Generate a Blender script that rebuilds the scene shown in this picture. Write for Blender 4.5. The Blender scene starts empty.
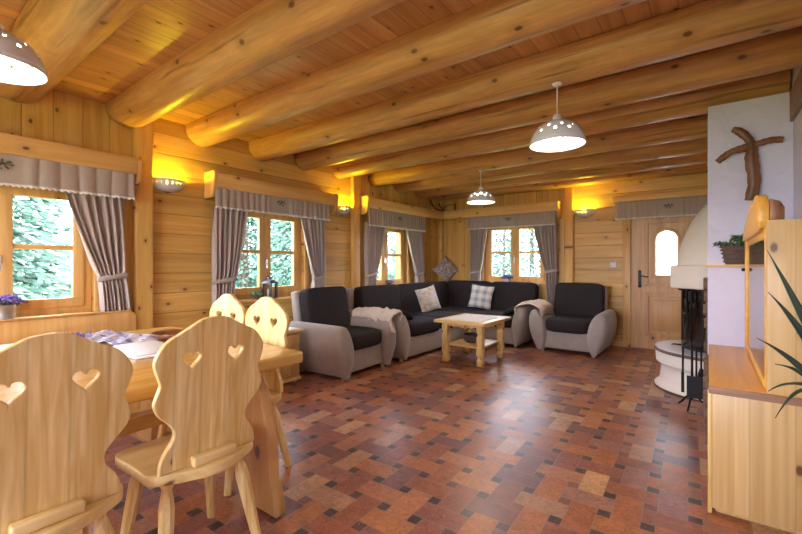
import bpy, bmesh, math, random
from mathutils import Vector, Matrix
PI = math.pi
random.seed(7)
SC = bpy.context.scene
COL = SC.collection
L, B, R, FR, CEIL = -4.14, 6.80, 0.476, -2.6, 2.585      # left wall, back wall, right wall, wall behind, ceiling

# ------------------------------------------------------------------ node helpers
class NT:
    def __init__(s, name):
        s.m = bpy.data.materials.new(name); s.m.use_nodes = True
        s.t = s.m.node_tree; s.t.nodes.clear()
        s.out = s.n('ShaderNodeOutputMaterial')
    def n(s, kind, **kw):
        nd = s.t.nodes.new(kind)
        for k, v in kw.items(): setattr(nd, k, v)
        return nd
    def l(s, a, b): s.t.links.new(a, b)
    def setin(s, sock, v):
        if isinstance(v, bpy.types.NodeSocket): s.l(v, sock)
        else: sock.default_value = v
    def M(s, op, a, b=0.0, c=0.0):
        nd = s.n('ShaderNodeMath', operation=op)
        for i, v in enumerate((a, b, c)): s.setin(nd.inputs[i], v)
        return nd.outputs[0]
    def mix(s, f, a, b, mode='MIX'):
        nd = s.n('ShaderNodeMix', data_type='RGBA', blend_type=mode)
        s.setin(nd.inputs[0], f)
        for i, v in ((6, a), (7, b)):
            if not isinstance(v, bpy.types.NodeSocket): v = (*v[:3], 1)
            s.setin(nd.inputs[i], v)
        return nd.outputs[2]
    def coord(s):
        tc = s.n('ShaderNodeTexCoord'); return tc.outputs['Object']
    def sep(s, v):
        nd = s.n('ShaderNodeSeparateXYZ'); s.l(v, nd.inputs[0]); return nd.outputs
    def comb(s, x, y, z):
        nd = s.n('ShaderNodeCombineXYZ')
        for i, v in enumerate((x, y, z)): s.setin(nd.inputs[i], v)
        return nd.outputs[0]
    def vscale(s, v, sc):
        nd = s.n('ShaderNodeMapping'); s.l(v, nd.inputs[0]); nd.inputs['Scale'].default_value = sc
        return nd.outputs[0]
    def noise(s, v, scale=5, detail=3, dist=0, rough=.5):
        nd = s.n('ShaderNodeTexNoise'); s.l(v, nd.inputs['Vector'])
        nd.inputs['Scale'].default_value = scale; nd.inputs['Detail'].default_value = detail
        nd.inputs['Distortion'].default_value = dist; nd.inputs['Roughness'].default_value = rough
        return nd.outputs[0]
    def ramp(s, f, stops):
        nd = s.n('ShaderNodeValToRGB'); s.setin(nd.inputs[0], f)
        e = nd.color_ramp.elements
        while len(e) < len(stops): e.new(.5)
        for i, (p, c) in enumerate(stops):
            e[i].position = p; e[i].color = (*c[:3], 1) if not isinstance(c, float) else (c, c, c, 1)
        return nd.outputs[0]
    def bsdf(s, col, rough=.5, metal=0, bump=None, bstr=.3, bdist=.01, spec=.5, **kw):
        b = s.n('ShaderNodeBsdfPrincipled')
        if not isinstance(col, bpy.types.NodeSocket): col = (*col[:3], 1)
        s.setin(b.inputs['Base Color'], col); s.setin(b.inputs['Roughness'], rough)
        b.inputs['Metallic'].default_value = metal
        b.inputs['Specular IOR Level'].default_value = spec
        for k, v in kw.items(): s.setin(b.inputs[k.replace('_', ' ')], v)
        if bump is not None:
            bp = s.n('ShaderNodeBump'); bp.inputs['Strength'].default_value = bstr
            bp.inputs['Distance'].default_value = bdist
            s.l(bump, bp.inputs['Height']); s.l(bp.outputs[0], b.inputs['Normal'])
        s.l(b.outputs[0], s.out.inputs[0]); return s.m

def wood(name, light, dark, grain=0, plank=None, pw=.19, knots=.5, rough=.42, knot_scale=2.2, vary=.25, offset=0.0, gscale=1.0, gap=.55, spec=.4, flat=None, groove_k=1.0, rings=0.0, cyl=False, cracks=0.0):
    """pine; grain axis, plank split axis, plank width"""
    s = NT(name); co = s.coord(); xyz = s.sep(co)
    oi = s.n('ShaderNodeObjectInfo').outputs['Location']; ol = s.sep(oi)
    if cyl:
        an = s.M('MULTIPLY', s.M('ARCTAN2', xyz[2], xyz[1]), .15)
        co = s.comb(xyz[0], s.M('ADD', an, s.M('MULTIPLY', ol[1], 7.3)), 0.0)
    ax = [xyz[0], xyz[1], xyz[2]]
    pid = None; gapm = None
    if plank is not None:
        p = s.M('DIVIDE', s.M('ADD', ax[plank], offset + 50 * pw), pw)
        pid = s.M('FLOOR', p); fr = s.M('FRACT', p)
        edge = s.M('MINIMUM', fr, s.M('SUBTRACT', 1.0, fr))
        gapm = s.M('LESS_THAN', edge, .0035 / pw)
        groove = s.M('MULTIPLY', s.M('MINIMUM', s.M('DIVIDE', edge, .010 / pw), 1.0), groove_k)
    sc = [14.0 * gscale] * 3; sc[grain] = .8 * gscale
    v = s.vscale(co, sc)
    if pid is not None:
        sh = s.M('MULTIPLY', pid, 3.713)
        a = s.n('ShaderNodeVectorMath', operation='ADD'); s.l(v, a.inputs[0]); s.l(s.comb(sh, sh, sh), a.inputs[1]); v = a.outputs[0]
    g1 = s.noise(v, 1.0, 4, .6); g2 = s.noise(v, 4.5, 2, .2)
    gr = s.M('ADD', s.M('MULTIPLY', g1, .75), s.M('MULTIPLY', g2, .25))
    if rings:
        v2 = [38.0] * 3; v2[grain] = .55
        vv = s.n('ShaderNodeVectorMath', operation='ADD'); s.l(s.vscale(co, v2), vv.inputs[0]); s.l(oi, vv.inputs[1])
        g3 = s.noise(vv.outputs[0], 1.0, 3, .5)
        rg_ = s.M('MULTIPLY', s.M('SUBTRACT', g3, .46), 6.5)
        gr = s.M('ADD', s.M('MULTIPLY', gr, 1 - rings), s.M('MULTIPLY', s.M('ADD', s.M('MULTIPLY', rg_, .18), .5), rings))
    col = s.ramp(gr, [(.34, light), (.66, dark)])
    if cracks:
        cs_ = [26.0] * 3; cs_[grain] = 1.1
        ck = s.ramp(s.noise(s.vscale(co, cs_), 1.0, 2, .3), [(.61, 0.0), (.69, 1.0)])
        col = s.mix(s.M('MULTIPLY', ck, cracks), col, tuple(c * .3 for c in dark))
        bl = s.noise(s.vscale(co, (2.2, 13, 13)), 1.0, 5, 1.2, .7); kb = s.M('ADD', .55, s.M('MULTIPLY', bl, .9))
        col = s.mix(1.0, col, s.comb(kb, kb, kb), 'MULTIPLY')
    if pid is not None:
        wn = s.n('ShaderNodeTexWhiteNoise', noise_dimensions='1D'); s.l(pid, wn.inputs['W'])
        mul = s.M('ADD', 1 - vary * .55, s.M('MULTIPLY', wn.outputs[0], vary))
        col = s.mix(1.0, col, s.comb(mul, mul, mul), 'MULTIPLY')
    if knots:
        xx = s.sep(co); cx_ = [xx[0], xx[1], xx[2]]
        rest = [a for a in range(3) if a != grain and a != flat]
        o_ = cx_[rest[0]] if len(rest) == 1 else s.M('ADD', cx_[rest[0]], cx_[rest[1]])
        ka, kb_ = s.M('MULTIPLY', cx_[grain], knot_scale * .6), s.M('MULTIPLY', o_, knot_scale)
        ka = s.M('ADD', ka, s.M('MULTIPLY', s.M('ADD', ol[0], ol[1]), 5.17))
        if pid is not None: ka = s.M('ADD', ka, sh)
        vo = s.n('ShaderNodeTexVoronoi', voronoi_dimensions='2D'); s.l(s.comb(ka, kb_, 0.0), vo.inputs['Vector']); vo.inputs['Scale'].default_value = 1.0
        kk = s.M('ADD', vo.outputs['Distance'], s.M('MULTIPLY', s.noise(co, 30, 1), .02))
        cs = s.sep(vo.outputs['Color'])
        on = s.M('LESS_THAN', cs[0], knots)
        halo = s.M('MULTIPLY', s.ramp(kk, [(.05, 1.0), (.19, 0.0)]), s.M('MULTIPLY', on, .35))
        core = s.M('MULTIPLY', s.ramp(kk, [(.042, 1.0), (.068, 0.0)]), s.M('MULTIPLY', on, .88))
        col = s.mix(halo, col, tuple(c * .55 for c in dark))
        col = s.mix(core, col, (.10, .035, .012))
    bump = gr
    if gapm is not None:
        col = s.mix(s.M('MULTIPLY', gapm, gap), col, tuple(c * .22 for c in dark))
        bump = s.M('ADD', s.M('MULTIPLY', gr, .15), groove)
    return s.bsdf(col, rough, bump=bump, bstr=.35, bdist=.006, spec=spec)

def plain(name, col, rough=.5, metal=0, var=.0, vs=20, bump=0, bs=80, spec=.5, **kw):
    s = NT(name); co = s.coord(); c = col; bp = None
    if var: c = s.mix(s.noise(co, vs, 3), tuple(x * (1 - var) for x in col), tuple(min(1, x * (1 + var)) for x in col))
    if bump: bp = s.noise(co, bs, 3)
    return s.bsdf(c, rough, metal, bump=bp, bstr=bump, bdist=.01, spec=spec, **kw)

def emit(name, col, st):
    s = NT(name); e = s.n('ShaderNodeEmission'); e.inputs[0].default_value = (*col, 1); e.inputs[1].default_value = st
    s.l(e.outputs[0], s.out.inputs[0]); return s.m

MT = {}
P_L, P_D = (.76, .48, .14), (.58, .31, .065)
MT['wall_h'] = wood('wall_pine_horizontal', P_L, P_D, 1, 2, .19, .6, offset=.02, flat=0, knot_scale=4.2, vary=.3)
MT['wall_hx'] = wood('wall_pine_horizontal_back', P_L, P_D, 0, 2, .19, .6, offset=.02, flat=1, knot_scale=4.2, vary=.3)
MT['wall_v'] = wood('wall_pine_vertical', P_L, P_D, 2, 1, .19, .55, vary=.3, flat=0, knot_scale=4.2)
MT['wall_vx'] = wood('wall_pine_vertical_back', P_L, P_D, 2, 0, .19, .55, vary=.3, flat=1, knot_scale=4.2)
MT['ceil'] = wood('ceiling_pine', (.64, .35, .135), (.44, .21, .07), 1, 0, .125, .75, rough=.36, vary=.3, knot_scale=4.6, flat=2, groove_k=.6, gap=.45)
MT['beam'] = wood('log_pine', (.64, .36, .15), (.42, .20, .07), 0, None, knots=.7, rough=.38, knot_scale=3.5, gscale=.9, cyl=True, cracks=.6)
MT['post'] = wood('post_pine', P_L, P_D, 2, None, knots=.6, rough=.45, flat=0, knot_scale=5)
MT['trim_y'] = wood('trim_pine_x', (.84, .55, .215), (.66, .37, .11), 0, None, knots=.45, rough=.42, flat=1, knot_scale=4)
MT['trim_n'] = wood('trim_pine_y', (.84, .55, .215), (.66, .37, .11), 1, None, knots=.45, rough=.42, flat=0, knot_scale=4)
MT['trim_z'] = wood('trim_pine_z', (.82, .52, .20), (.64, .35, .10), 2, None, knots=.25, rough=.42, knot_scale=4)
MT['chair'] = wood('chair_pine', (.92, .73, .34), (.68, .43, .125), 2, 0, .098, .25, rough=.33, vary=.14, gap=.18, knot_scale=5, flat=1, groove_k=.15, rings=.75, offset=.049)
MT['chair_h'] = wood('chair_seat_pine', (.88, .68, .32), (.68, .45, .15), 0, None, knots=.2, rough=.35, knot_scale=4)
MT['table'] = wood('table_pine', (.84, .56, .19), (.66, .37, .09), 1, 0, .12, .3, rough=.26, vary=.2, gap=.3, knot_scale=4, flat=2, groove_k=.2, rings=.4)
MT['trestle'] = wood('trestle_pine', (.66, .39, .15), (.52, .28, .09), 2, None, knots=.2, rough=.35)
MT['cabinet'] = wood('cabinet_pine', (.74, .53, .24), (.56, .34, .115), 2, 0, .155, .9, rough=.36, vary=.12, gap=.2, knot_scale=3.6, flat=1, groove_k=.2, rings=.5)
MT['cabinet_top'] = wood('cabinet_top_pine', (.84, .47, .13), (.68, .33, .08), 1, None, knots=.3, rough=.33)
MT['edge_dark'] = wood('dark_edge_wood', (.36, .20, .12), (.22, .11, .06), 0, None, knots=0, rough=.5)
MT['crown'] = wood('crown_alder', (.88, .50, .10), (.72, .35, .06), 1, None, knots=0, rough=.35)
MT['door'] = wood('door_pine', (.74, .45, .19), (.54, .28, .10), 2, None, knots=.45, rough=.4, flat=1, knot_scale=3)
MT['root'] = wood('root_wood', (.30, .13, .05), (.13, .05, .02), 2, None, knots=.3, rough=.35, knot_scale=12, gscale=2)
MT['twig'] = plain('dark_twig', (.035, .02, .015), .6)
MT['bark'] = plain('dark_bark', (.17, .10, .06), .7, var=.4, vs=40, bump=.6)
MT['logend'] = plain('split_log_wood', (.55, .34, .17), .7, var=.3, vs=30)
def plaster():
    s = NT('white_plaster'); co = s.coord()
    n = s.noise(co, 7, 3, .8)
    return s.bsdf(s.mix(n, (.63, .61, .77), (.70, .69, .84)), .8, bump=n, bstr=.6, bdist=.03)
MT['plaster'] = plaster()
MT['stove'] = plain('cream_stove_render', (.78, .72, .60), .75, var=.05, vs=9, bump=.15, bs=30)
MT['stovew'] = plain('white_stove_base', (.84, .82, .78), .6, var=.04, vs=9, bump=.1, bs=25)
MT['stone'] = plain('glazed_stone_top', (.64, .70, .82), .2, var=.05, vs=15, spec=.8)
MT['stone_edge'] = plain('brown_stone_edge', (.16, .09, .065), .4, var=.3, vs=60)
MT['iron'] = plain('black_iron', (.012, .012, .013), .4, .6)
MT['stoveglass'] = plain('black_stove_glass', (.008, .006, .005), .05, spec=.9)
MT['steel'] = plain('brushed_steel', (.62, .62, .63), .25, 1.0)
MT['white'] = plain('white_ceramic', (.70, .71, .80), .18, spec=.6)
MT['plastic'] = plain('white_plastic', (.80, .78, .74), .4)
MT['fab'] = plain('grey_microfibre', (.385, .345, .315), .95, var=.12, vs=14, bump=.25, bs=300, spec=.1, Sheen_Weight=.3)
MT['fabdark'] = plain('charcoal_corduroy', (.030, .025, .027), .9, var=.2, vs=25, bump=.3, bs=260, spec=.15)
MT['foot'] = plain('light_foot_wood', (.6, .42, .22), .5)
MT['fur'] = plain('cream_sheepskin', (.78, .69, .57), 1.0, var=.18, vs=18, bump=1.0, bs=90, spec=.05)
def curtainmat():
    s = NT('mauve_grey_curtain_cloth'); co = s.coord()
    n = s.noise(s.vscale(co, (60, 60, 8)), 3, 2)
    col = s.mix(n, (.50, .42, .37), (.60, .51, .455))
    b = s.n('ShaderNodeBsdfPrincipled'); s.l(col, b.inputs[0]); b.inputs['Roughness'].default_value = .9
    b.inputs['Specular IOR Level'].default_value = .1
    t = s.n('ShaderNodeBsdfTranslucent'); s.l(col, t.inputs[0])
    mx = s.n('ShaderNodeMixShader'); mx.inputs[0].default_value = .22
    s.l(b.outputs[0], mx.inputs[1]); s.l(t.outputs[0], mx.inputs[2]); s.l(mx.outputs[0], s.out.inputs[0])
    return s.m
MT['curtain'] = curtainmat()
MT['lace'] = plain('white_lace', (.90, .88, .90), .9, var=.15, vs=200)
MT['embroid'] = plain('dark_embroidery', (.10, .075, .065), .9, var=.5, vs=90)
MT['embroid_g'] = plain('green_embroidery', (.13, .15, .08), .9, var=.4, vs=90)
def glass(ior=1.3):
    s = NT('window_glass')
    t = s.n('ShaderNodeBsdfTransparent'); t.inputs[0].default_value = (.96, .98, .98, 1)
    g = s.n('ShaderNodeBsdfGlossy'); g.inputs['Roughness'].default_value = .02
    lw = s.n('ShaderNodeLayerWeight'); lw.inputs[0].default_value = .5
    fc = s.M('ADD', .03, s.M('MULTIPLY', s.M('POWER', lw.outputs['Facing'], 5.0 if ior < 1.5 else 3.5), .9))
    mx = s.n('ShaderNodeMixShader'); s.l(fc, mx.inputs[0])
    s.l(t.outputs[0], mx.inputs[1]); s.l(g.outputs[0], mx.inputs[2]); s.l(mx.outputs[0], s.out.inputs[0]); return s.m
MT['glass'] = glass()
MT['cabglass'] = glass(1.6)
def frosted():
    s = NT('frosted_door_glass')
    t = s.n('ShaderNodeBsdfTranslucent'); t.inputs[0].default_value = (.95, .97, 1, 1)
    g = s.n('ShaderNodeBsdfTransparent'); g.inputs[0].default_value = (.9, .95, 1, 1)
    mx = s.n('ShaderNodeMixShader'); mx.inputs[0].default_value = .30
    s.l(t.outputs[0], mx.inputs[1]); s.l(g.outputs[0], mx.inputs[2]); s.l(mx.outputs[0], s.out.inputs[0]); return s.m
MT['frosted'] = frosted()
MT['bulb'] = emit('warm_bulb', (1, .84, .64), 260)
MT['sbulb'] = emit('amber_bulb', (1, .80, .03), 650)
MT['zinc'] = plain('zinc_bucket', (.50, .50, .50), .35, .8, var=.15, vs=20)
MT['purple'] = plain('purple_petals', (.20, .13, .48), .8, var=.45, vs=50)
MT['green'] = plain('green_leaves', (.07, .15, .055), .6, var=.5, vs=30)
MT['yucca'] = plain('glossy_dark_green_leaf', (.030, .075, .035), .35, var=.3, vs=10)
MT['wicker'] = plain('brown_wicker', (.11, .07, .055), .7, var=.5, vs=60, bump=.8, bs=60)
MT['lantern'] = plain('pewter_lantern_metal', (.07, .07, .08), .4, .5)
MT['candle'] = plain('cream_candle', (.8, .75, .62), .5)
MT['terracotta'] = plain('brown_clay', (.17, .055, .03), .3, var=.2)
MT['napkin'] = plain('white_linen', (.80, .81, .86), .85, var=.05, vs=30)
def patterned(name, a, b, scale, c=None, th=.5):
    s = NT(name); co = s.coord(); n = s.noise(co, scale, 2, 1.5)
    col = s.ramp(n, [(th - .05, a), (th + .05, b)])
    if c: col = s.mix(s.M('GREATER_THAN', s.noise(co, scale * .6, 1), .58), col, c)
    return s.bsdf(col, .9, bump=n, bstr=.15)
MT['lavcloth'] = patterned('lavender_print_cloth', (.42, .45, .72), (.70, .70, .80), 26, (.20, .20, .38))
MT['floralcloth'] = patterned('cream_print_cushion_cloth', (.68, .63, .53), (.48, .42, .33), 16, (.60, .60, .60))
MT['browncushion'] = patterned('brown_ornament_cloth', (.20, .15, .13), (.50, .44, .38), 32)
MT['doily'] = patterned('white_table_doily', (.82, .80, .80), (.66, .60, .62), 18, None, .62)
def plaid():
    s = NT('grey_and_cream_plaid'); co = s.coord(); x = s.sep(co)
    def band(v, w): return s.M('LESS_THAN', s.M('FRACT', s.M('DIVIDE', s.M('ADD', v, 5.03), w)), .48)
    f = s.M('MULTIPLY', s.M('ADD', band(x[0], .13), band(x[2], .13)), .5)
    return s.bsdf(s.ramp(f, [(0.0, (.74, .70, .62)), (.5, (.52, .53, .55)), (1.0, (.30, .32, .36))]), .9, bump=s.noise(co, 250, 2), bstr=.1)
MT['plaid'] = plaid()

def floor_mat():
    s = NT('terracotta_basketweave_tiles'); co = s.coord()
    mp = s.n('ShaderNodeMapping', vector_type='TEXTURE'); s.l(co, mp.inputs[0])
    mp.inputs['Location'].default_value = (-.046 + .181 * 0, 2.372, 0); mp.inputs['Rotation'].default_value = (0, 0, math.radians(1.8))
    mp.inputs['Scale'].default_value = (.181, .188, 1)
    x = s.sep(mp.outputs[0]); u = s.M('ADD', x[0], 100.0); v = s.M('ADD', x[1], 100.0)
    cu, cv = s.M('FLOOR', u), s.M('FLOOR', v)
    pu, pv = s.M('SUBTRACT', s.M('SUBTRACT', u, cu), .5), s.M('SUBTRACT', s.M('SUBTRACT', v, cv), .5)
    par = s.M('MODULO', s.M('ADD', cu, cv), 2.0)
    inv = s.M('SUBTRACT', 1.0, par)
    def sel(a, b): return s.M('ADD', s.M('MULTIPLY', a, inv), s.M('MULTIPLY', b, par))   # par=0 ->a
    ac, al = s.M('ABSOLUTE', sel(pv, pu)), s.M('ABSOLUTE', sel(pu, pv))   # across thin side, along
    H_ = .338
    outr = s.M('GREATER_THAN', ac, H_); corner = s.M('MULTIPLY', outr, s.M('GREATER_THAN', al, H_))
    nb = s.M('MULTIPLY', outr, s.M('SUBTRACT', 1.0, corner))
    su, sv = s.M('SIGN', pu), s.M('SIGN', pv)
    idu = s.M('ADD', cu, s.M('MULTIPLY', nb, s.M('MULTIPLY', par, su)))
    idv = s.M('ADD', cv, s.M('MULTIPLY', nb, s.M('MULTIPLY', inv, sv)))
    qu, qv = s.M('ROUND', u), s.M('ROUND', v)
    wn = s.n('ShaderNodeTexWhiteNoise', noise_dimensions='2D'); s.l(s.comb(idu, idv, 0.0), wn.inputs['Vector'])
    wq = s.n('ShaderNodeTexWhiteNoise', noise_dimensions='2D'); s.l(s.comb(qu, qv, 0.0), wq.inputs['Vector'])
    tile = s.ramp(wn.outputs[0], [(0.0, (.17, .075, .085)), (.18, (.26, .095, .075)), (.35, (.33, .11, .055)), (.52, (.40, .145, .060)), (.7, (.47, .20, .080)), (.85, (.31, .14, .12)), (1.0, (.56, .33, .16))])
    small = s.ramp(wq.outputs[0], [(0.0, (.045, .025, .028)), (.5, (.08, .042, .040)), (.8, (.16, .065, .055)), (1.0, (.24, .09, .06))])
    col = s.mix(corner, tile, small)
    sp = s.noise(co, 34, 4, 1.2, .75)
    big = s.noise(co, 9, 2, .6)
    k = s.M('ADD', -.25, s.M('ADD', s.M('MULTIPLY', sp, 1.9), s.M('MULTIPLY', big, .6)))
    col = s.mix(1.0, col, s.comb(k, k, k), 'MULTIPLY')
    chips = s.M('GREATER_THAN', s.noise(co, 60, 2), .68)
    col = s.mix(s.M('MULTIPLY', chips, .35), col, (.60, .36, .22))
    e1 = s.M('LESS_THAN', s.M('ABSOLUTE', s.M('SUBTRACT', ac, H_)), .013)
    e2 = s.M('MULTIPLY', outr, s.M('LESS_THAN', s.M('ABSOLUTE', s.M('SUBTRACT', al, H_)), .013))
    mort = s.M('MAXIMUM', e1, e2)
    col = s.mix(s.M('MULTIPLY', mort, .6), col, (.30, .23, .19))
    bump = s.M('SUBTRACT', s.M('MULTIPLY', sp, .5), s.M('MULTIPLY', mort, .8))
    rg = s.M('ADD', .20, s.M('MULTIPLY', sp, .28))
    return s.bsdf(col, rg, bump=bump, bstr=.25, bdist=.004, spec=.5)
MT['floor'] = floor_mat()

# ------------------------------------------------------------------ mesh helpers
class MB:
    def __init__(s): s.v = []; s.f = []; s.mi = []
    def add(s, vs, fs, mi=0, mat=None):
        o = len(s.v)
        s.v += [tuple(mat @ Vector(p)) if mat is not None else tuple(p) for p in vs]
        s.f += [tuple(i + o for i in f) for f in fs]; s.mi += [mi] * len(fs); return s
    def box(s, x0, x1, y0, y1, z0, z1, mi=0, mat=None):
        vs = [(x, y, z) for x in (x0, x1) for y in (y0, y1) for z in (z0, z1)]
        fs = [(0, 1, 3, 2), (4, 6, 7, 5), (0, 4, 5, 1), (2, 3, 7, 6), (0, 2, 6, 4), (1, 5, 7, 3)]
        return s.add(vs, fs, mi, mat)
    def lathe(s, prof, seg=24, c=(0, 0, 0), mi=0, mat=None, skip=None, cap=True, sx=1, sy=1, a0=0, a1=2 * PI):
        full = abs(a1 - a0 - 2 * PI) < 1e-6; n = seg if full else seg + 1
        vs = []
        for r, z in prof:
            for i in range(n):
                a = a0 + (a1 - a0) * i / seg
                vs.append((c[0] + r * math.cos(a) * sx, c[1] + r * math.sin(a) * sy, c[2] + z))
        fs = []
        for j in range(len(prof) - 1):
            for i in range(seg):
                if skip and skip(j, i): continue
                k = (i + 1) % n
                fs.append((j * n + i, j * n + k, (j + 1) * n + k, (j + 1) * n + i))
        if cap and full:
            if prof[0][0] > 1e-5: fs.append(tuple(reversed(range(n))))
            if prof[-1][0] > 1e-5: fs.append(tuple(range((len(prof) - 1) * n, len(prof) * n)))
        return s.add(vs, fs, mi, mat)
    def tube(s, pts, rad, seg=10, mi=0, sq=1.0):
        pts = [Vector(p) for p in pts]
        if not hasattr(rad, '__len__'): rad = [rad] * len(pts)
        vs = []; up = Vector((0, 0, 1))
        t0 = (pts[1] - pts[0]).normalized()
        if abs(t0.dot(up)) > .9: up = Vector((0, 1, 0))
        for i, p in enumerate(pts):
            t = (pts[min(i + 1, len(pts) - 1)] - pts[max(i - 1, 0)]).normalized()
            n = (up - t * up.dot(t)).normalized(); b = t.cross(n); up = n
            for k in range(seg):
                a = 2 * PI * k / seg; vs.append(p + n * math.cos(a) * rad[i] + b * math.sin(a) * rad[i] * sq)
        fs = []
        for i in range(len(pts) - 1):
            for k in range(seg):
                k2 = (k + 1) % seg
                fs.append((i * seg + k, i * seg + k2, (i + 1) * seg + k2, (i + 1) * seg + k))
        fs.append(tuple(reversed(range(seg)))); fs.append(tuple(range((len(pts) - 1) * seg, len(pts) * seg)))
        return s.add([tuple(v) for v in vs], fs, mi)
    def prism(s, poly, a0, a1, axis='z', mi=0, mat=None):
        n = len(poly)
        def P(p, a): return {'z': (p[0], p[1], a), 'y': (p[0], a, p[1]), 'x': (a, p[0], p[1])}[axis]
        vs = [P(p, a0) for p in poly] + [P(p, a1) for p in poly]
        fs = [tuple(range(n)), tuple(reversed(range(n, 2 * n)))] + [(i, i + n, (i + 1) % n + n, (i + 1) % n) for i in range(n)]
        return s.add(vs, fs, mi, mat)
    def grid(s, fn, nu, nv, mi=0, closed_u=False):
        vs = [fn(i / nu, j / nv) for j in range(nv + 1) for i in range(nu + 1)]
        fs = [(j * (nu + 1) + i, j * (nu + 1) + i + 1, (j + 1) * (nu + 1) + i + 1, (j + 1) * (nu + 1) + i) for j in range(nv) for i in range(nu)]
        return s.add(vs, fs, mi)
    def ell(s, c, r, seg=12, mi=0, mat=None):
        prof = [(math.sin(PI * j / seg), -math.cos(PI * j / seg)) for j in range(seg + 1)]
        prof[0] = (1e-4, -1); prof[-1] = (1e-4, 1)
        m = Matrix.Translation(c) @ Matrix.Diagonal((r[0], r[1], r[2], 1))
        if mat is not None: m = mat @ m
        return s.lathe(prof, seg + 4, mi=mi, mat=m, cap=False)

def link(o, parent=None):
    COL.objects.link(o)
    if parent is not None: o.parent = parent
    return o
def build(name, mb, mats, parent=None, smooth=False, bevel=0, subsurf=0, solid=0, bseg=2, loc=None, rz=None):
    me = bpy.data.meshes.new(name); me.from_pydata(mb.v, [], mb.f)
    if not isinstance(mats, (list, tuple)): mats = [mats]
    for m in mats: me.materials.append(MT[m] if isinstance(m, str) else m)
    me.polygons.foreach_set('material_index', mb.mi)
    bm = bmesh.new(); bm.from_mesh(me)
    bmesh.ops.recalc_face_normals(bm, faces=bm.faces)
    if bevel:
        es = [e for e in bm.edges if len(e.link_faces) == 2 and e.calc_face_angle(0) > .5]
        bmesh.ops.bevel(bm, geom=es, offset=bevel, segments=bseg, affect='EDGES', profile=.5, clamp_overlap=True)
    bm.to_mesh(me); bm.free()
    if smooth: me.polygons.foreach_set('use_smooth', [True] * len(me.polygons))
    o = bpy.data.objects.new(name, me); link(o, parent)
    if bevel and not smooth:
        me.polygons.foreach_set('use_smooth', [True] * len(me.polygons)); me.set_sharp_from_angle(angle=math.radians(50))
    if smooth == 'auto': me.set_sharp_from_angle(angle=math.radians(50))
    if solid:
        md = o.modifiers.new('thickness', 'SOLIDIFY'); md.thickness = solid; md.offset = 0
    if subsurf:
        md = o.modifiers.new('smooth', 'SUBSURF'); md.levels = subsurf; md.render_levels = subsurf
    if loc is not None: o.location = loc
    if rz is not None: o.rotation_euler[2] = rz
    return o
def tag(o, label=None, cat=None, group=None, kind=None):
    if label: o['label'] = label
    if cat: o['category'] = cat
    if group: o['group'] = group
    if kind: o['kind'] = kind
    return o
def thing(name, label, cat, loc=(0, 0, 0), rz=0, group=None, kind=None):
    o = bpy.data.objects.new(name, None); link(o); o.location = loc; o.rotation_euler[2] = rz
    o.empty_display_size = .1
    return tag(o, label, cat, group, kind)
def dup(root, loc, rz, label=None, group=None):
    r = root.copy(); COL.objects.link(r); r.location = loc; r.rotation_euler[2] = rz
    if label: r['label'] = label
    if group: r['group'] = group
    for ch in list(root.children):
        c = ch.copy(); COL.objects.link(c); c.parent = r
        for g in ch.children:
            d = g.copy(); COL.objects.link(d); d.parent = c
    return r
def shape2d(name, outlines, depth, mats, parent=None, bevel=.003, mat=None, x_axis='x'):
    """2D outline (with holes) in x-z plane, extruded along y."""
    cu = bpy.data.curves.new(name, 'CURVE'); cu.dimensions = '2D'; cu.fill_mode = 'BOTH'
    cu.extrude = max(depth / 2 - bevel, .0005); cu.bevel_depth = bevel; cu.bevel_resolution = 1; cu.offset = -bevel
    for poly in outlines:
        sp = cu.splines.new('POLY'); sp.points.add(len(poly) - 1)
        for i, p in enumerate(poly): sp.points[i].co = (p[0], p[1], 0, 1)
        sp.use_cyclic_u = True
    tmp = bpy.data.objects.new('tmp', cu); COL.objects.link(tmp)
    dg = bpy.context.evaluated_depsgraph_get(); me = bpy.data.meshes.new_from_object(tmp.evaluated_get(dg))
    bpy.data.objects.remove(tmp); bpy.data.curves.remove(cu)
    me.transform(Matrix.Rotation(PI / 2, 4, 'X'))
    if mat is not None: me.transform(mat)
    me.materials.clear(); me.materials.append(MT[mats]); me.name = name
    me.polygons.foreach_set('use_smooth', [True] * len(me.polygons)); me.set_sharp_from_angle(angle=math.radians(35))
    return link(bpy.data.objects.new(name, me), parent)
def spline(pts, n=8, closed=True):
    out = []; N = len(pts)
    rng = range(N if closed else N - 1)
    for i in rng:
        g = lambda k: pts[(i + k) % N] if closed else pts[max(0, min(N - 1, i + k))]
        p0, p1, p2, p3 = g(-1), g(0), g(1), g(2)
        for t in range(n):
            u = t / n
            out.append(tuple(.5 * ((2 * p1[d]) + (-p0[d] + p2[d]) * u + (2 * p0[d] - 5 * p1[d] + 4 * p2[d] - p3[d]) * u * u + (-p0[d] + 3 * p1[d] - 3 * p2[d] + p3[d]) * u ** 3) for d in range(len(p1))))
    if not closed: out.append(tuple(pts[-1]))
    return out
def heart(cx, cz, w, h):
    pts = []
    for i in range(28):
        t = 2 * PI * i / 28
        x = 16 * math.sin(t) ** 3; y = 13 * math.cos(t) - 5 * math.cos(2 * t) - 2 * math.cos(3 * t) - math.cos(4 * t)
        pts.append((cx + x / 32 * w, cz + (y + 2.5) / 29 * h))
    return pts
def struct(name, mb, mats, parent=None, **kw):
    o = build(name, mb, mats, parent, **kw)
    if parent is None: o['kind'] = 'structure'
    return o

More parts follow.
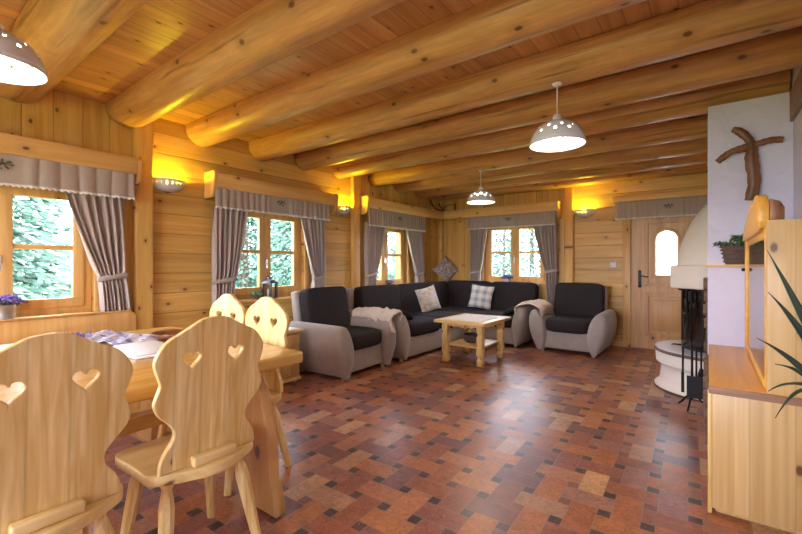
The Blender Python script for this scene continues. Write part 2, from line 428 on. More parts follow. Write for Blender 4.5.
# ------------------------------------------------------------------ shell
struct('floor', MB().box(L - .3, R + .3, FR, B + .3, -.08, 0), 'floor')
struct('ceiling', MB().box(L - .3, R + .3, FR, B + .3, CEIL, CEIL + .08), 'ceil')
def wall_pieces(mb, a0, a1, holes, z1, put, mi):
    """a: along wall; holes (h0,h1,z0,z1)"""
    x = a0
    for h0, h1, zz0, zz1 in sorted(holes):
        if h0 > x: put(x, h0, 0, z1, mi)
        put(h0, h1, 0, zz0, mi); put(h0, h1, zz1, z1, mi); x = h1
    put(x, a1, 0, z1, mi)
WT = .24
wl = MB()
def putl(a, b, z0, z1, mi):
    if z1 - z0 > 1e-4 and b > a: wl.box(L - WT, L, a, b, z0, z1, mi)
W = {1: (.07, 1.215, .80, 1.86), 2: (2.36, 3.46, .81, 1.88), 3: (4.60, 5.70, .835, 1.88)}
wall_pieces(wl, FR, 1.58, [W[1], (-1.9, -.7, .8, 1.82)], CEIL, putl, 0)
wall_pieces(wl, 1.58, 4.39, [W[2]], CEIL, putl, 1)
wall_pieces(wl, 4.39, B, [W[3]], CEIL, putl, 0)
struct('wall_left', wl, ['wall_v', 'wall_h'])
wb = MB()
def putb(a, b, z0, z1, mi):
    if z1 - z0 > 1e-4 and b > a: wb.box(a, b, B, B + WT, z0, z1, mi)
W4 = (-3.22, -2.10, .87, 1.945)
wall_pieces(wb, L - WT, -1.75, [W4], CEIL, putb, 0)
wall_pieces(wb, -1.75, R + .2, [(-.90, .02, 0, 1.96)], CEIL, putb, 1)
struct('wall_back', wb, ['wall_vx', 'wall_hx'])
wr = MB().box(R, R + .2, FR, B, 0, CEIL)
struct('wall_right', wr, 'plaster')
wf = MB()
def putf(a, b, z0, z1, mi):
    if z1 - z0 > 1e-4 and b > a: wf.box(a, b, FR - WT, FR, z0, z1, mi)
wall_pieces(wf, L, R, [(-3.3, -.4, .80, 2.2)], CEIL, putf, 0)  # unseen opening, added and sized to admit sky fill from behind the camera
struct('wall_front', wf, ['wall_vx'])
struct('baseboard_back', MB().box(-1.72, -1.0, B - .018, B, 0, .07), 'trim_y')
struct('baseboard_left', MB().box(L, L + .018, 1.66, 4.28, 0, .07), 'trim_z')

# vertical timbers
struct('trim_1', MB().box(L, L + .075, 1.50, 1.655, 0, CEIL - .002), 'post', bevel=.022, bseg=3)
struct('trim_2', MB().box(L, L + .075, 4.30, 4.455, 0, CEIL - .002), 'post', bevel=.022, bseg=3)
struct('trim_3', MB().box(-1.82, -1.68, B - .07, B, 0, CEIL - .002), 'post', bevel=.022, bseg=3)
struct('trim_4', MB().box(L, L + .09, B - .09, B, 0, CEIL - .002), 'post', bevel=.02, bseg=3)
struct('trim_5', MB().box(-1.0, -.90, B - .02, B, 0, 1.98), 'trim_z', bevel=.004)

# log beams
beamY = [.06, .72, 1.45, 2.12, 2.82, 3.44, 4.06, 4.81, 5.45, 6.04, 6.62]
beamR = [.16, .17, .158, .15, .15, .14, .145, .14, .14, .14, .13]
beamlab = ['round log ceiling beam at the frame corner, behind the big pendant lamp over the dining table',
 'thick round log ceiling beam just right of the big pendant lamp over the dining table',
 'round log ceiling beam whose end stops just left above the first wall lamp',
 'round log ceiling beam ending just right of the first wall lamp',
 'round log ceiling beam above the middle of the second window',
 'round log ceiling beam ending above the right half of the second window',
 'round log ceiling beam whose end glows above the second wall lamp and which meets the white chimney',
 'round log ceiling beam just beyond the vertical post of the second wall lamp',
 'round log ceiling beam crossing above the third window',
 'round log ceiling beam second nearest to the back wall',
 'round log ceiling beam nearest to the back wall, above the corner pelmet']
random.seed(3)
for k, (y, r) in enumerate(zip(beamY, beamR)):
    zc = 2.402 + r
    def sec(x, t, y=y, r=r, zc=zc, k=k):
        a = 2 * PI * t; rr = r * (1 + .02 * math.sin(3 * a + k + x * 1.1) + .015 * math.sin(x * 2.3 + k * 2 + a))
        yy = y + rr * math.cos(a) + .012 * math.sin(x * 1.3 + k); zz = zc + rr * math.sin(a) * 1.0 + .006 * math.sin(x * 1.7 + k * 1.3)
        return (x, yy - y, min(zz, CEIL - .001) - zc)
    x0, x1 = L + .012, R - .012
    n = 40; mbm = MB()
    xs = [x0 + (x1 - x0) * i / n for i in range(n + 1)]
    rings = []
    for i, x in enumerate(xs): rings.append([sec(x, t / 28) for t in range(28)])
    cy, cz = y, zc
    rings[0] = [(x0 - .009, p[1] * .93, min(CEIL - .001 - zc, p[2] * .93)) for p in rings[0]]
    rings.insert(1, [sec(x0 + .012, t / 28) for t in range(28)])
    vs = [p for rg in rings for p in rg]; fs = []
    for i in range(len(rings) - 1):
        for t in range(28): fs.append((i * 28 + t, i * 28 + (t + 1) % 28, (i + 1) * 28 + (t + 1) % 28, (i + 1) * 28 + t))
    fs += [tuple(range(28)), tuple(reversed(range(len(vs) - 28, len(vs))))]
    if k >= 6:   # beams behind the chimney stop at nothing, keep full
        pass
    mbm.add(vs, fs)
    o = build('ceiling_beam', mbm, 'beam', smooth='auto', loc=(0, y, zc)); tag(o, beamlab[k], 'beam', 'round log beams under the ceiling')

# chimney breast with firewood niche, and half wall
ch = MB()
Y0, Y1 = 3.89, 4.34
ch.box(0, R - .002, Y0, Y1, 1.2, 2.40); ch.box(.10, R - .002, Y1, Y1 + .5, 1.15, 2.40)
ch.box(.36, R - .002, Y0, Y1, 0, 1.2); ch.box(0, .36, Y0, Y0 + .03, 0, 1.2); ch.box(0, .36, Y1 - .04, Y1, 0, 1.2)
ch.box(0, .36, Y0 + .03, Y1 - .04, 0, .08); ch.box(0, .36, Y0 + .03, Y1 - .04, 1.13, 1.2)
struct('wall_chimney', ch, 'plaster')
struct('wall_ledge', MB().box(.012, R - .002, 3.80, Y0 - .001, 0, 1.185), 'plaster')
struct('trim_6', MB().box(-.008, R - .003, 3.785, Y0 - .001, 1.186, 1.203), 'trim_y', bevel=.003)
struct('trim_7', MB().box(R - .022, R - .001, FR + .01, Y0 - .002, 2.19, 2.399), 'edge_dark', bevel=.004)

# ------------------------------------------------------------------ windows
def window(name, loc, rz, w, z0, z1, lab=None, lab_handle=True, cx=0):
    """local x along the wall, -y to the room, opening centred on cx"""
    t = thing(name, None, None, loc, rz, kind='structure')
    fr = MB(); y0, y1 = .05, .13
    fw = .055
    a, b = -w / 2, w / 2
    fr.box(a, b, y0, y1, z0, z0 + fw).box(a, b, y0, y1, z1 - fw, z1).box(a, a + fw, y0, y1, z0 + fw, z1 - fw).box(b - fw, b, y0, y1, z0 + fw, z1 - fw)
    build('window_frame', fr, 'trim_z', t, bevel=.003)
    # plank reveal inside the wall thickness
    for s, (p, q) in enumerate(((a + fw, -.002), (.002, b - fw))):
        sw = .075; sa = MB(); zz0, zz1 = z0 + fw, z1 - fw; zm = (zz0 + zz1) / 2 + .01
        sa.box(p, q, .035, .085, zz0, zz0 + sw).box(p, q, .035, .085, zz1 - sw, zz1).box(p, p + sw, .035, .085, zz0 + sw, zz1 - sw).box(q - sw, q, .035, .085, zz0 + sw, zz1 - sw)
        so = build('window_sash', sa, 'trim_z', t, bevel=.004)
        mu = MB().box(p + sw, q - sw, .042, .08, zm - .019, zm + .019)
        build('glazing_bar', mu, 'trim_y', so, bevel=.003)
        for (g0, g1) in ((zz0 + sw, zm - .019), (zm + .019, zz1 - sw)):
            build('window_pane', MB().box(p + sw, q - sw, .058, .064, g0, g1), 'glass', so)
    h = MB().box(-.013, .013, .028, .036, z0 + .40, z0 + .47).tube([(0, .03, z0 + .45), (0, .0, z0 + .45)], .006, 8).tube([(0, 0, z0 + .455), (0, -.002, z0 + .35)], .007, 8)
    build('window_handle', h, 'steel', t, smooth='auto')
    build('window_sill', MB().box(a - .03, b + .03, -.045, .05, z0 - .03, z0 - .001), 'trim_y', t, bevel=.006)
    # casing boards
    ca = MB().box(a - .075, a, -.018, 0, z0 - .04, z1 + .06).box(b, b + .075, -.018, 0, z0 - .04, z1 + .06)
    build('window_casing', ca, 'trim_z', t, bevel=.003)
    return t
for n, (k, nm) in enumerate(((1, 'window_1'), (2, 'window_2'), (3, 'window_3'))):
    h = W[k]; window(nm, (L, (h[0] + h[1]) / 2, 0), PI / 2, h[1] - h[0] - .004, h[2] + .002, h[3] - .002)
window('window_4', ((W4[0] + W4[1]) / 2, B, 0), 0, W4[1] - W4[0] - .004, W4[2] + .002, W4[3] - .002)

# ------------------------------------------------------------------ pelmets, valances, curtains
def pelmet(name, label, loc, rz, x0, x1, z0, z1, depth=.20, ends=(True, True), cat='pelmet', group='wooden pelmet boards over the windows'):
    t = thing(name, label, cat, loc, rz, group=group)
    build('front_board', MB().box(x0, x1, -depth, -depth + .028, z0, z1), 'trim_y', t, bevel=.006)
    build('top_board', MB().box(x0 + .03, x1 - .03, -depth + .029, -.002, z1 - .024, z1 - .002), 'trim_y', t)
    poly = [(-.001, z1 + .02), (-depth + .02, z1 + .02), (-depth - .005, z1 - .02), (-depth + .005, z0 + .02), (-depth + .02, z0 - .02), (-depth + .035, z0 - .06), (-depth + .055, z0 - .09), (-depth + .10, z0 - .10), (-.001, z0 - .10)]
    for e, on in zip((x0, x1), ends):
        if not on: continue
        xa, xb = (e - .03, e + .002) if e == x0 else (e - .002, e + .03)
        build('end_bracket', MB().prism(poly, xa, xb, 'x'), 'trim_z', t, bevel=.004)
    return t
def valance(name, label, loc, rz, x0, x1, z0, z1, y=-.165, pleat=.085, motif=True, motx=None, drop=None, amp=.012, motif_panel=True):
    t = thing(name, label, 'curtain', loc, rz, group='gathered valances')
    cx = (x0 + x1) / 2 if motx is None else motx
    def flat(x): return max(0., min(1., (abs(x - cx) - .11) / .05)) if motif_panel else 1.
    def dep(x, v):
        f = (x - x0) / pleat; s = f - math.floor(f)
        saw = (abs(math.sin(PI * s)) ** .5) * (1 if int(math.floor(f)) % 2 else .75)
        return y - (amp * .6 + amp * (.5 + 1.0 * v)) * saw * flat(x) - .004 * v * math.sin(x * 9)
    nu = int((x1 - x0) / .010)
    def fn(u, v):
        x = x0 + (x1 - x0) * u
        return (x + .01 * v * math.sin(x * 13), dep(x, v), z1 + (z0 - z1) * v)
    build('valance_cloth', MB().grid(fn, nu, 8), 'curtain', t, smooth=True, solid=.003)
    def lf(u, v):
        x = x0 + (x1 - x0) * u
        sc = abs(math.sin(PI * x / .035))
        return (x + .01 * math.sin(x * 13), dep(x, 1) - .003, z0 + .006 - v * (.010 + .014 * sc))
    build('lace_edge', MB().grid(lf, nu * 2, 1), 'lace', t, smooth=True, solid=.002)
    if motif:
        mb = MB(); rnd = random.Random(5); zc = (z0 + z1) / 2 + .01
        for (dx, dz, an, ln, mi) in ((0, 0, .3, .035, 0), (-.03, .012, 2.6, .04, 1), (.03, .015, .5, .04, 1), (-.02, -.02, 3.9, .035, 1), (.022, -.022, 5.4, .035, 0), (.0, .022, 1.5, .03, 0), (-.045, -.002, 3.1, .03, 0), (.048, -.003, 0, .03, 1), (-.005, -.035, 4.7, .02, 1)):
            m = Matrix.Translation((cx + dx, y - .0135, zc + dz)) @ Matrix.Rotation(-an, 4, 'Y')
            mb.ell((0, 0, 0), (ln / 2, .002, ln / 4.5), 6, mi, m)
        build('embroidered_flowers', mb, ['embroid', 'embroid_g'], t, smooth=True)
    return t
def curtain(name, label, loc, rz, xo, xi, to, ti, ztop, zbot, ztie=1.06, bo=None, bi=None, y=-.10, lean=1):
    """xo: outer top edge, xi: inner top edge; gathered to to..ti at the tie"""
    t = thing(name, label, 'curtain', loc, rz, group='side curtains held back by ties')
    bo = to if bo is None else bo; bi = ti if bi is None else bi
    NF = 7
    def edges(z):
        if z >= ztie:
            k = (z - ztie) / (ztop - ztie); k = k ** .85
            return to + (xo - to) * k, ti + (xi - ti) * k
        k = (ztie - z) / (ztie - zbot); k = k ** .8
        return to + (bo - to) * k, ti + (bi - ti) * k
    def fn(u, v):
        z = ztop + (zbot - ztop) * v
        a, b = edges(z); x = a + (b - a) * u
        w = abs(b - a); am = .020 + .010 * math.sin(v * 3)
        if abs(z - ztie) < .06: am *= .6
        ph = 2 * PI * NF * (u + .04 * math.sin(5 * u + 3 * v))
        return (x + .004 * math.sin(ph * .5), y + am * math.sin(ph) + .006 * math.sin(ph * .37 + v * 4), z)
    build('curtain_cloth', MB().grid(fn, 112, 26), 'curtain', t, smooth=True, solid=.003)
    a, b = edges(ztie)
    a, b = min(a, b), max(a, b)
    tie = MB()
    def tf(u, v):
        an = 2 * PI * u
        return ((a + b) / 2 + ((b - a) / 2 + .012) * math.cos(an), y + .036 * math.sin(an), ztie + .022 - .044 * v + .02 * math.cos(an) * lean)
    tie.grid(tf, 40, 2)
    build('tie_band', tie, 'curtain', t, smooth=True, solid=.004)
    return t
LW, BW = (L, 0, 0), (0, B, 0); q = PI / 2
pelmet('pelmet', 'wooden pelmet board over the large window beside the dining table', LW, q, -.25, 1.48, 1.985, 2.125)
pelmet('pelmet', 'wooden pelmet board over the middle window with the lantern on its sill', LW, q, 2.19, 3.85, 1.985, 2.13)
# corner pelmet: one L-shaped piece
t = thing('corner_pelmet', 'long L-shaped wooden pelmet board running round the room corner above the sofa', 'pelmet', (0, 0, 0))
build('front_board', MB().box(L + .2 - .028, L + .2, 4.50, B - .2, 2.04, 2.19), 'trim_n', t, bevel=.006)
build('front_board', MB().box(L + .172, -1.90, B - .2, B - .172, 2.05, 2.20), 'trim_y', t, bevel=.006)
build('top_board', MB().box(L + .002, L + .171, 4.50, B - .09, 2.155, 2.175).box(L + .171, -1.92, B - .171, B - .002, 2.155, 2.175), 'trim_y', t)
pl = [(0.001, 2.21), (.18, 2.21), (.205, 2.17), (.195, 2.04), (.175, 1.98), (.14, 1.945), (.001, 1.94)]
build('end_bracket', MB().prism([(L + a, b) for a, b in pl], 4.47, 4.50, 'y'), 'trim_z', t, bevel=.004)
build('end_bracket', MB().prism([(B - a, b) for a, b in pl], -1.905, -1.875, 'x'), 'trim_z', t, bevel=.004)
t = pelmet('pelmet', 'wooden pelmet board over the entrance door', BW, 0, -1.12, R - .01, 2.115, 2.20, depth=.14, ends=(False, False))
valance('valance', 'grey pleated valance with lace hem over the large window beside the dining table', LW, q, -.2, 1.455, 1.775, 2.03, pleat=.115, amp=.012)
valance('valance', 'grey gathered valance with lace hem over the middle window with the lantern', LW, q, 2.19, 3.765, 1.79, 2.03, pleat=.075)
valance('valance', 'grey gathered valance with lace hem over the third window, left of the room corner', LW, q, 4.52, 6.02, 1.79, 2.08, pleat=.06)
valance('valance', 'grey gathered valance with lace hem over the back wall window', BW, 0, -3.47, -1.92, 1.845, 2.09, pleat=.06)
valance('valance', 'grey gathered valance over the entrance door', BW, 0, -1.08, R - .02, 1.87, 2.13, y=-.105, pleat=.07, motx=-.43)
curtain('curtain', 'right hand curtain of the large window beside the dining table', LW, q, 1.40, .98, 1.42, 1.22, 1.80, .80, 1.10, 1.465, 1.24)
curtain('curtain', 'left hand curtain of the middle window, left of the lantern', LW, q, 2.20, 2.58, 2.20, 2.45, 1.80, .60, 1.04, 2.19, 2.40)
curtain('curtain', 'right hand curtain of the middle window, behind the near armchair', LW, q, 3.74, 3.31, 3.71, 3.53, 1.80, .50, 1.04, 3.72, 3.48)
curtain('curtain', 'left hand curtain of the third window, behind the left end of the sofa', LW, q, 4.52, 4.98, 4.54, 4.76, 1.83, .60, 1.05, 4.53, 4.74)
curtain('curtain', 'right hand curtain of the third window, left of the diamond cushion', LW, q, 6.05, 5.52, 6.06, 5.83, 1.83, .60, 1.05, 6.05, 5.86)
curtain('curtain', 'left hand curtain of the back wall window, right of the diamond cushion', BW, 0, -3.46, -3.10, -3.44, -3.24, 1.87, .60, 1.07, -3.45, -3.25)
curtain('curtain', 'right hand curtain of the back wall window, left of the wall post', BW, 0, -1.92, -2.30, -1.92, -2.10, 1.87, .50, 1.10, -1.93, -2.08)

# ------------------------------------------------------------------ entrance door
t = thing('door_1', None, None, (0, B, 0), 0, kind='structure')
x0, x1 = -.8995, .0195
def arch(cx, w, z0, z1, n=14):
    r = w / 2; return [(cx - r, z0), (cx + r, z0)] + [(cx + r * math.cos(PI * i / n), z1 - r + r * math.sin(PI * i / n)) for i in range(n + 1)]
cxw = -.46
door = shape2d('door_leaf', [[(x0, .0005), (x1, .0005), (x1, 1.9595), (x0, 1.9595)], arch(cxw, .25, 1.06, 1.68)], .05, 'door', t, bevel=.003, mat=Matrix.Translation((0, .045, 0)))
shape2d('door_molding', [arch(cxw, .33, 1.02, 1.725), arch(cxw, .25, 1.06, 1.68)], .036, 'door', t, bevel=.010, mat=Matrix.Translation((0, .008, 0)))
shape2d('door_molding', [[(-.72, .90), (-.20, .90), (-.20, 1.83), (-.72, 1.83)], [(-.68, .94), (-.24, .94), (-.24, 1.79), (-.68, 1.79)]], .030, 'door', t, bevel=.010, mat=Matrix.Translation((0, .010, 0)))
shape2d('door_molding', [[(-.72, .18), (-.20, .18), (-.20, .80), (-.72, .80)], [(-.67, .23), (-.25, .23), (-.25, .75), (-.67, .75)]], .030, 'door', t, bevel=.010, mat=Matrix.Translation((0, .010, 0)))
build('door_panel', MB().box(-.63, -.29, .004, .022, .27, .71), 'door', t, bevel=.008)
build('door_pane', MB().prism(arch(cxw, .256, 1.056, 1.684), .045, .052, 'y'), 'frosted', t)
hd = MB().box(-.805, -.765, -.004, .004, .90, 1.10).tube([(-.785, 0, 1.04), (-.785, -.05, 1.04)], .011, 8).tube([(-.785, -.048, 1.04), (-.74, -.052, 1.045), (-.70, -.05, 1.03), (-.675, -.05, 1.035)], .009, 8)
hd.ell((-.785, -.006, .93), (.012, .01, .02), 6).ell((-.785, -.004, 1.105), (.022, .006, .022), 6).ell((-.785, -.004, .895), (.022, .006, .022), 6)
build('door_handle', hd, 'iron', t, smooth='auto')
sw = thing('light_switch', 'white square light switch on the boards left of the entrance door', 'switch', (-1.13, B, 1.2))
build('switch_plate', MB().box(-.042, .042, -.010, 0, -.042, .042), 'plastic', sw, bevel=.004)
build('rocker', MB().box(-.028, .028, -.015, -.010, -.028, .028), 'plastic', sw, bevel=.002)

# ------------------------------------------------------------------ lamps
def holes_skip(rows, step, off=0):
    return lambda j, i: (j in rows and (i + rows.index(j) * (step // 2) + off) % step == 0)
def make_pendant():
    t = thing('pendant_lamp', '', 'lamp', (0, 0, 0), group='white ceramic pendant lamps with pierced shades')
    prof = [(.022, .155), (.045, .150), (.070, .143), (.095, .131), (.115, .118), (.130, .103), (.140, .090), (.149, .077), (.157, .062), (.164, .042), (.170, .022), (.174, 0.0)]
    build('lamp_shade', MB().lathe(prof, 66, skip=holes_skip([5, 7], 6), cap=False), 'white', t, smooth=True, solid=.005)
    build('shade_rim', MB().lathe([(.172, .006), (.178, .003), (.178, -.003), (.172, -.006), (.168, 0)], 48, cap=False), 'white', t, smooth=True)
    build('lamp_cap', MB().lathe([(.012, .200), (.022, .196), (.030, .178), (.030, .158), (.024, .150)], 20), 'white', t, smooth='auto')
    build('cord', MB().tube([(0, 0, .198), (0, 0, .385)], .004, 8), 'plastic', t)
    build('ceiling_rose', MB().lathe([(.032, .404), (.032, .396), (.024, .388), (.006, .384)], 20), 'white', t, smooth='auto')
    build('bulb', MB().lathe([(.012, .135), (.016, .11), (.030, .085), (.034, .065), (.028, .045), (.014, .034), (.001, .032)], 16, cap=False), 'bulb', t, smooth=True)
    return t
p = make_pendant(); zR = 2.0
p.location = (-.80, 2.80, zR); p['label'] = 'white pierced ceramic pendant lamp hanging nearest the white chimney'
for loc, lab in (((-2.48, .37, 2.06), 'large looking white pendant lamp cut by the left frame edge over the dining table'),
                 ((-2.32, 4.80, 2.0), 'small distant white pendant lamp hanging above the coffee table')):
    c = dup(p, loc, 0, lab)
def make_sconce():
    t = thing('wall_lamp', '', 'lamp', (0, 0, 0), group='white ceramic half-bowl wall lamps')
    prof = [(.030, -.078), (.064, -.073), (.097, -.058), (.122, -.038), (.140, -.012), (.150, .008), (.158, .035)]
    build('lamp_bowl', MB().lathe(prof, 84, skip=holes_skip([4], 8), cap=False, a0=PI, a1=2 * PI, sy=.85), 'white', t, smooth=True, solid=.005)
    build('bowl_base', MB().lathe([(.001, -.085), (.028, -.082), (.032, -.072)], 20, cap=False, a0=PI, a1=2 * PI), 'iron', t, smooth=True)
    build('wall_plate', MB().box(-.05, .05, -.012, -.001, -.06, .03), 'white', t, bevel=.003)
    build('lamp_bulb', MB().ell((0, -.055, .008), (.018, .018, .020), 8), 'sbulb', t, smooth=True)
    return t
s0 = make_sconce(); s0.location = (L, 1.80, 1.975); s0.rotation_euler[2] = q
s0['label'] = 'white half-bowl wall lamp between the large window and the middle window'
dup(s0, (L, 4.125, 1.985), q, 'white half-bowl wall lamp between the middle window and the third window')
dup(s0, (-1.53, B, 2.02), 0, 'white half-bowl wall lamp on the back wall beside the entrance door')

# ------------------------------------------------------------------ dining chairs and table
def make_chair():
    t = thing('dining_chair', '', 'chair', (0, 0, 0), group='carved pine dining chairs with two heart cut-outs')
    hw = [(0.0, 1.003), (.045, .998), (.085, .978), (.125, .955), (.172, .930), (.205, .888), (.215, .85), (.203, .805), (.193, .776), (.204, .742), (.213, .708), (.197, .668), (.163, .630), (.143, .600), (.145, .565), (.172, .525), (.186, .49), (.190, .452)]
    half = spline(hw, 4, closed=False)
    half = [(max(0, a), b) for a, b in half]
    outl = half + [(-a, b) for a, b in reversed(half[1:])]
    sh = Matrix(((1, 0, 0, 0), (0, 1, -.07, -.14 + .07 * .45), (0, 0, 1, 0), (0, 0, 0, 1)))
    shape2d('backrest', [outl, heart(-.087, .848, .068, .062), heart(.087, .848, .068, .062)], .024, 'chair', t, bevel=.004, mat=sh)
    seat = spline([(-.205, -.12), (-.10, -.19), (0, -.222), (.10, -.19), (.205, -.12), (.212, 0), (.218, .17), (.14, .205), (-.14, .205), (-.218, .17), (-.212, 0)], 5)
    build('seat', MB().prism(seat, .410, .450, 'z'), 'chair_h', t, bevel=.006)
    build('cleat', MB().box(-.085, .085, -.192, -.154, .4505, .488), 'chair_h', t, bevel=.008)
    for sx in (-1, 1):
        for sy in (-1, 1):
            top = Vector((sx * .14, -.10 if sy < 0 else .13, .410)); bot = Vector((sx * .19, -.19 if sy < 0 else .20, 0))
            ks = [0, .04, .09, .16, .24, .5, .8, 1]; rs = [.030, .028, .017, .024, .029, .026, .021, .019]
            m = MB(); m.tube([top.lerp(bot, k) for k in ks], rs, 8)
            build('leg', m, 'chair', t)
    return t
c0 = make_chair(); c0.location = (-1.70, .836, 0); c0.rotation_euler[2] = q
c0['label'] = 'pine dining chair with heart cut-outs, centre of the front row, its whole back in view'
dup(c0, (-1.70, .340, 0), q, 'pine dining chair with heart cut-outs cut by the left frame edge')
dup(c0, (-2.195, 1.37, 0), PI, 'pine dining chair at the far table end, right one nearest the little commode')
dup(c0, (-2.64, 1.37, 0), PI, 'pine dining chair at the far table end, left one nearest the window wall')

tb = thing('dining_table', 'large pine dining table with a thick top and carved trestle legs', 'table', (-2.43, .25, 0))
top = spline([(.72, -1.15), (.72, 1.05), (.66, 1.15), (-.66, 1.15), (-.74, 1.05), (-.74, -1.15)], 1)
build('tabletop', MB().prism([(.745, -1.15), (.745, 1.15), (.725, 1.168), (-.725, 1.168), (-.745, 1.15), (-.745, -1.15)], .690, .75, 'z'), 'table', tb, bevel=.014, bseg=3)
tr = spline([(.50, .0), (.62, .0), (.60, .10), (.585, .2), (.61, .30), (.60, .45), (.56, .62), (.50, .665), (.38, .665), (.36, .55), (.40, .35), (.41, .2)], 4)
for yy in (.98, -.9):
    for sx in (-1, 1):
        poly = [(.56, 0), (.80, 0), (.785, .09), (.75, .18), (.745, .28), (.72, .42), (.68, .55), (.60, .66), (.42, .688), (.40, .60), (.50, .45), (.55, .28), (.545, .12)]
        build('trestle_leg', MB().prism([(sx * a, b) for a, b in poly], yy - .035, yy + .025, 'y'), 'trestle', tb, bevel=.008)
    build('trestle_rail', MB().box(-.52, .52, yy - .03, yy + .02, .34, .46), 'chair_h', tb, bevel=.005)
    build('trestle_rail', MB().box(-.62, .62, yy - .04, yy + .03, .64, .688), 'chair_h', tb, bevel=.005)
build('stretcher', MB().box(-.05, .05, -.93, .945, .33, .40), 'table', tb, bevel=.005)
# bench under the large window
bn = thing('corner_bench', 'long pine bench with a tall plank backrest under the large window', 'bench', (L, 0, 0))
bp = [(-1.3, .44), (1.50, .44), (1.50, .74), (1.49, .775), (1.46, .797), (-1.3, .797)]
build('backrest', MB().prism(bp, .075, .105, 'x'), 'trim_z', bn, bevel=.006)
build('cap_rail', MB().box(.02, .13, -1.3, 1.45, .7985, .812), 'trim_z', bn, bevel=.004)
build('seat', MB().box(.03, .46, -1.3, 1.46, .42, .455), 'chair_h', bn, bevel=.005)
build('front_panel', MB().box(.40, .42, -1.3, 1.42, .0, .42), 'trim_z', bn)
build('side_panel', MB().box(.03, .40, 1.40, 1.42, .0, .42), 'trim_z', bn)

# ------------------------------------------------------------------ table things
def onrug(name, label, cat, mb, mat, **kw):
    o = build(name, mb, mat, **kw); return tag(o, label, cat)
rc = random.Random(2)
def clothfn(x0, x1, y0, y1, z, amp, fr=9, sk=0):
    def fn(u, v): 
        x = x0 + (x1 - x0) * u; y = y0 + (y1 - y0) * v + sk * u
        return (x, y, z + amp * (1 + math.sin(x * fr * 1.7 + y * fr) * math.cos(y * fr * 1.3 - x * 4)))
    return fn
onrug('table_runner', 'blue and white patterned cloth lying crumpled across the dining table', 'cloth', MB().grid(clothfn(-3.14, -2.60, .74, 1.02, .7535, .011, 22, .14), 50, 24), 'lavcloth', smooth=True, solid=.003)
lv = MB(); r5 = random.Random(9)
for i in range(46):
    x, y = -3.08 + r5.random() * .10, .76 + r5.random() * .08
    e = Vector((x + r5.uniform(-.06, .05), y + r5.uniform(-.08, .05), .772 + r5.random() * .012))
    lv.tube([(x, y, .778), e], .0018, 4, 1); lv.ell(e, (.007, .007, .013), 4, 0)
onrug('lavender_bunch', 'bunch of dried lavender lying on the patterned cloth', 'flowers', lv, ['purple', 'green'], smooth=True)
nk = MB().box(-2.56, -2.16, .80, 1.02, .7515, .758).box(-2.54, -2.20, .81, 1.01, .758, .766).prism([(-2.53, .766), (-2.21, .766), (-2.25, .780), (-2.37, .786), (-2.49, .780)], .82, 1.0, 'y')
onrug('napkin', 'folded white napkin on the dining table beside the brown dish', 'napkin', nk, 'napkin', bevel=.004)
ds = thing('serving_dish', 'dark red-brown clay dish on the dining table', 'dish', (-2.60, 1.165, .7505))
build('dish_body', MB().lathe([(.001, .004), (.05, .004), (.055, 0), (.065, .0), (.095, .02), (.115, .040), (.110, .042), (.09, .026), (.06, .010), (.001, .010)], 32, sx=1.15), 'terracotta', ds, smooth=True)
onrug('place_mat', 'white place mat on the dining table behind the leftmost chair', 'mat', MB().box(-3.15, -2.80, .22, .56, .7512, .756), 'napkin', bevel=.001)

# ------------------------------------------------------------------ flower pots, lantern
def flowers(name, label, loc, r=.05, h=.085, spread=.10, n=90, mat='zinc', petal='purple', cat='potted plant', fl=.011, seed=1):
    t = thing(name, label, cat, loc)
    build('pot', MB().lathe([(r * .72, 0), (r * .8, h * .3), (r * .95, h * .9), (r * 1.06, h), (r * 1.0, h * .97), (r * .85, h * .8), (.001, h * .8)], 24), mat, t, smooth='auto')
    rn = random.Random(seed); pe = MB(); lf = MB()
    for i in range(n):
        a = rn.random() * 2 * PI; rr = spread * math.sqrt(rn.random()); hh = h + spread * .55 * math.sqrt(max(0, 1 - (rr / spread) ** 2)) * (.5 + .6 * rn.random())
        pc = (rr * math.cos(a), rr * math.sin(a), hh + .01)
        pe.ell(pc, (fl, fl, fl * .7), 4)
        a = rn.random() * 2 * PI; rr2 = spread * .95 * math.sqrt(rn.random())
        m = Matrix.Translation((rr2 * math.cos(a), rr2 * math.sin(a), h + rn.random() * spread * .45)) @ Matrix.Rotation(a, 4, 'Z') @ Matrix.Rotation(rn.uniform(-.6, .8), 4, 'Y')
        lf.ell((0, 0, 0), (fl * 1.6, fl * .6, .002), 4, 0, m)
    build('blossoms', pe, petal, t, smooth=True); build('foliage', lf, 'green', t, smooth=True)
    return t
flowers('flower_pot', 'zinc bucket of purple flowers on the sill of the large window', (L + .075, .66, .8125), .07, .10, .10, 150, seed=4)
flowers('flower_pot', 'small pot of purple flowers on the sill of the back wall window', (-2.78, B - .02, .873), .045, .09, .10, 130, petal='purple', mat='white', seed=6)
flowers('flower_pot', 'small dark plant on the sill of the third window', (L + .0, 5.22, .837), .04, .07, .07, 80, petal='purple', mat='bark', seed=8, fl=.009)
flowers('flower_pot', 'low green plant on the sill left of the lantern', (L + .02, 2.76, .8135), .03, .03, .07, 70, petal='green', mat='bark', seed=12)
ln = thing('lantern', 'small grey metal lantern on the sill of the middle window', 'lantern', (L + .02, 2.93, .8125), .3)
ln.scale = (1.25, 1.25, 1.15)
build('lantern_base', MB().box(-.055, .055, -.055, .055, 0, .018), 'lantern', ln, bevel=.003)
for sx in (-1, 1):
    for sy in (-1, 1):
        build('corner_post', MB().box(sx * .043 - .010, sx * .043 + .010, sy * .043 - .010, sy * .043 + .010, .018, .15), 'lantern', ln)
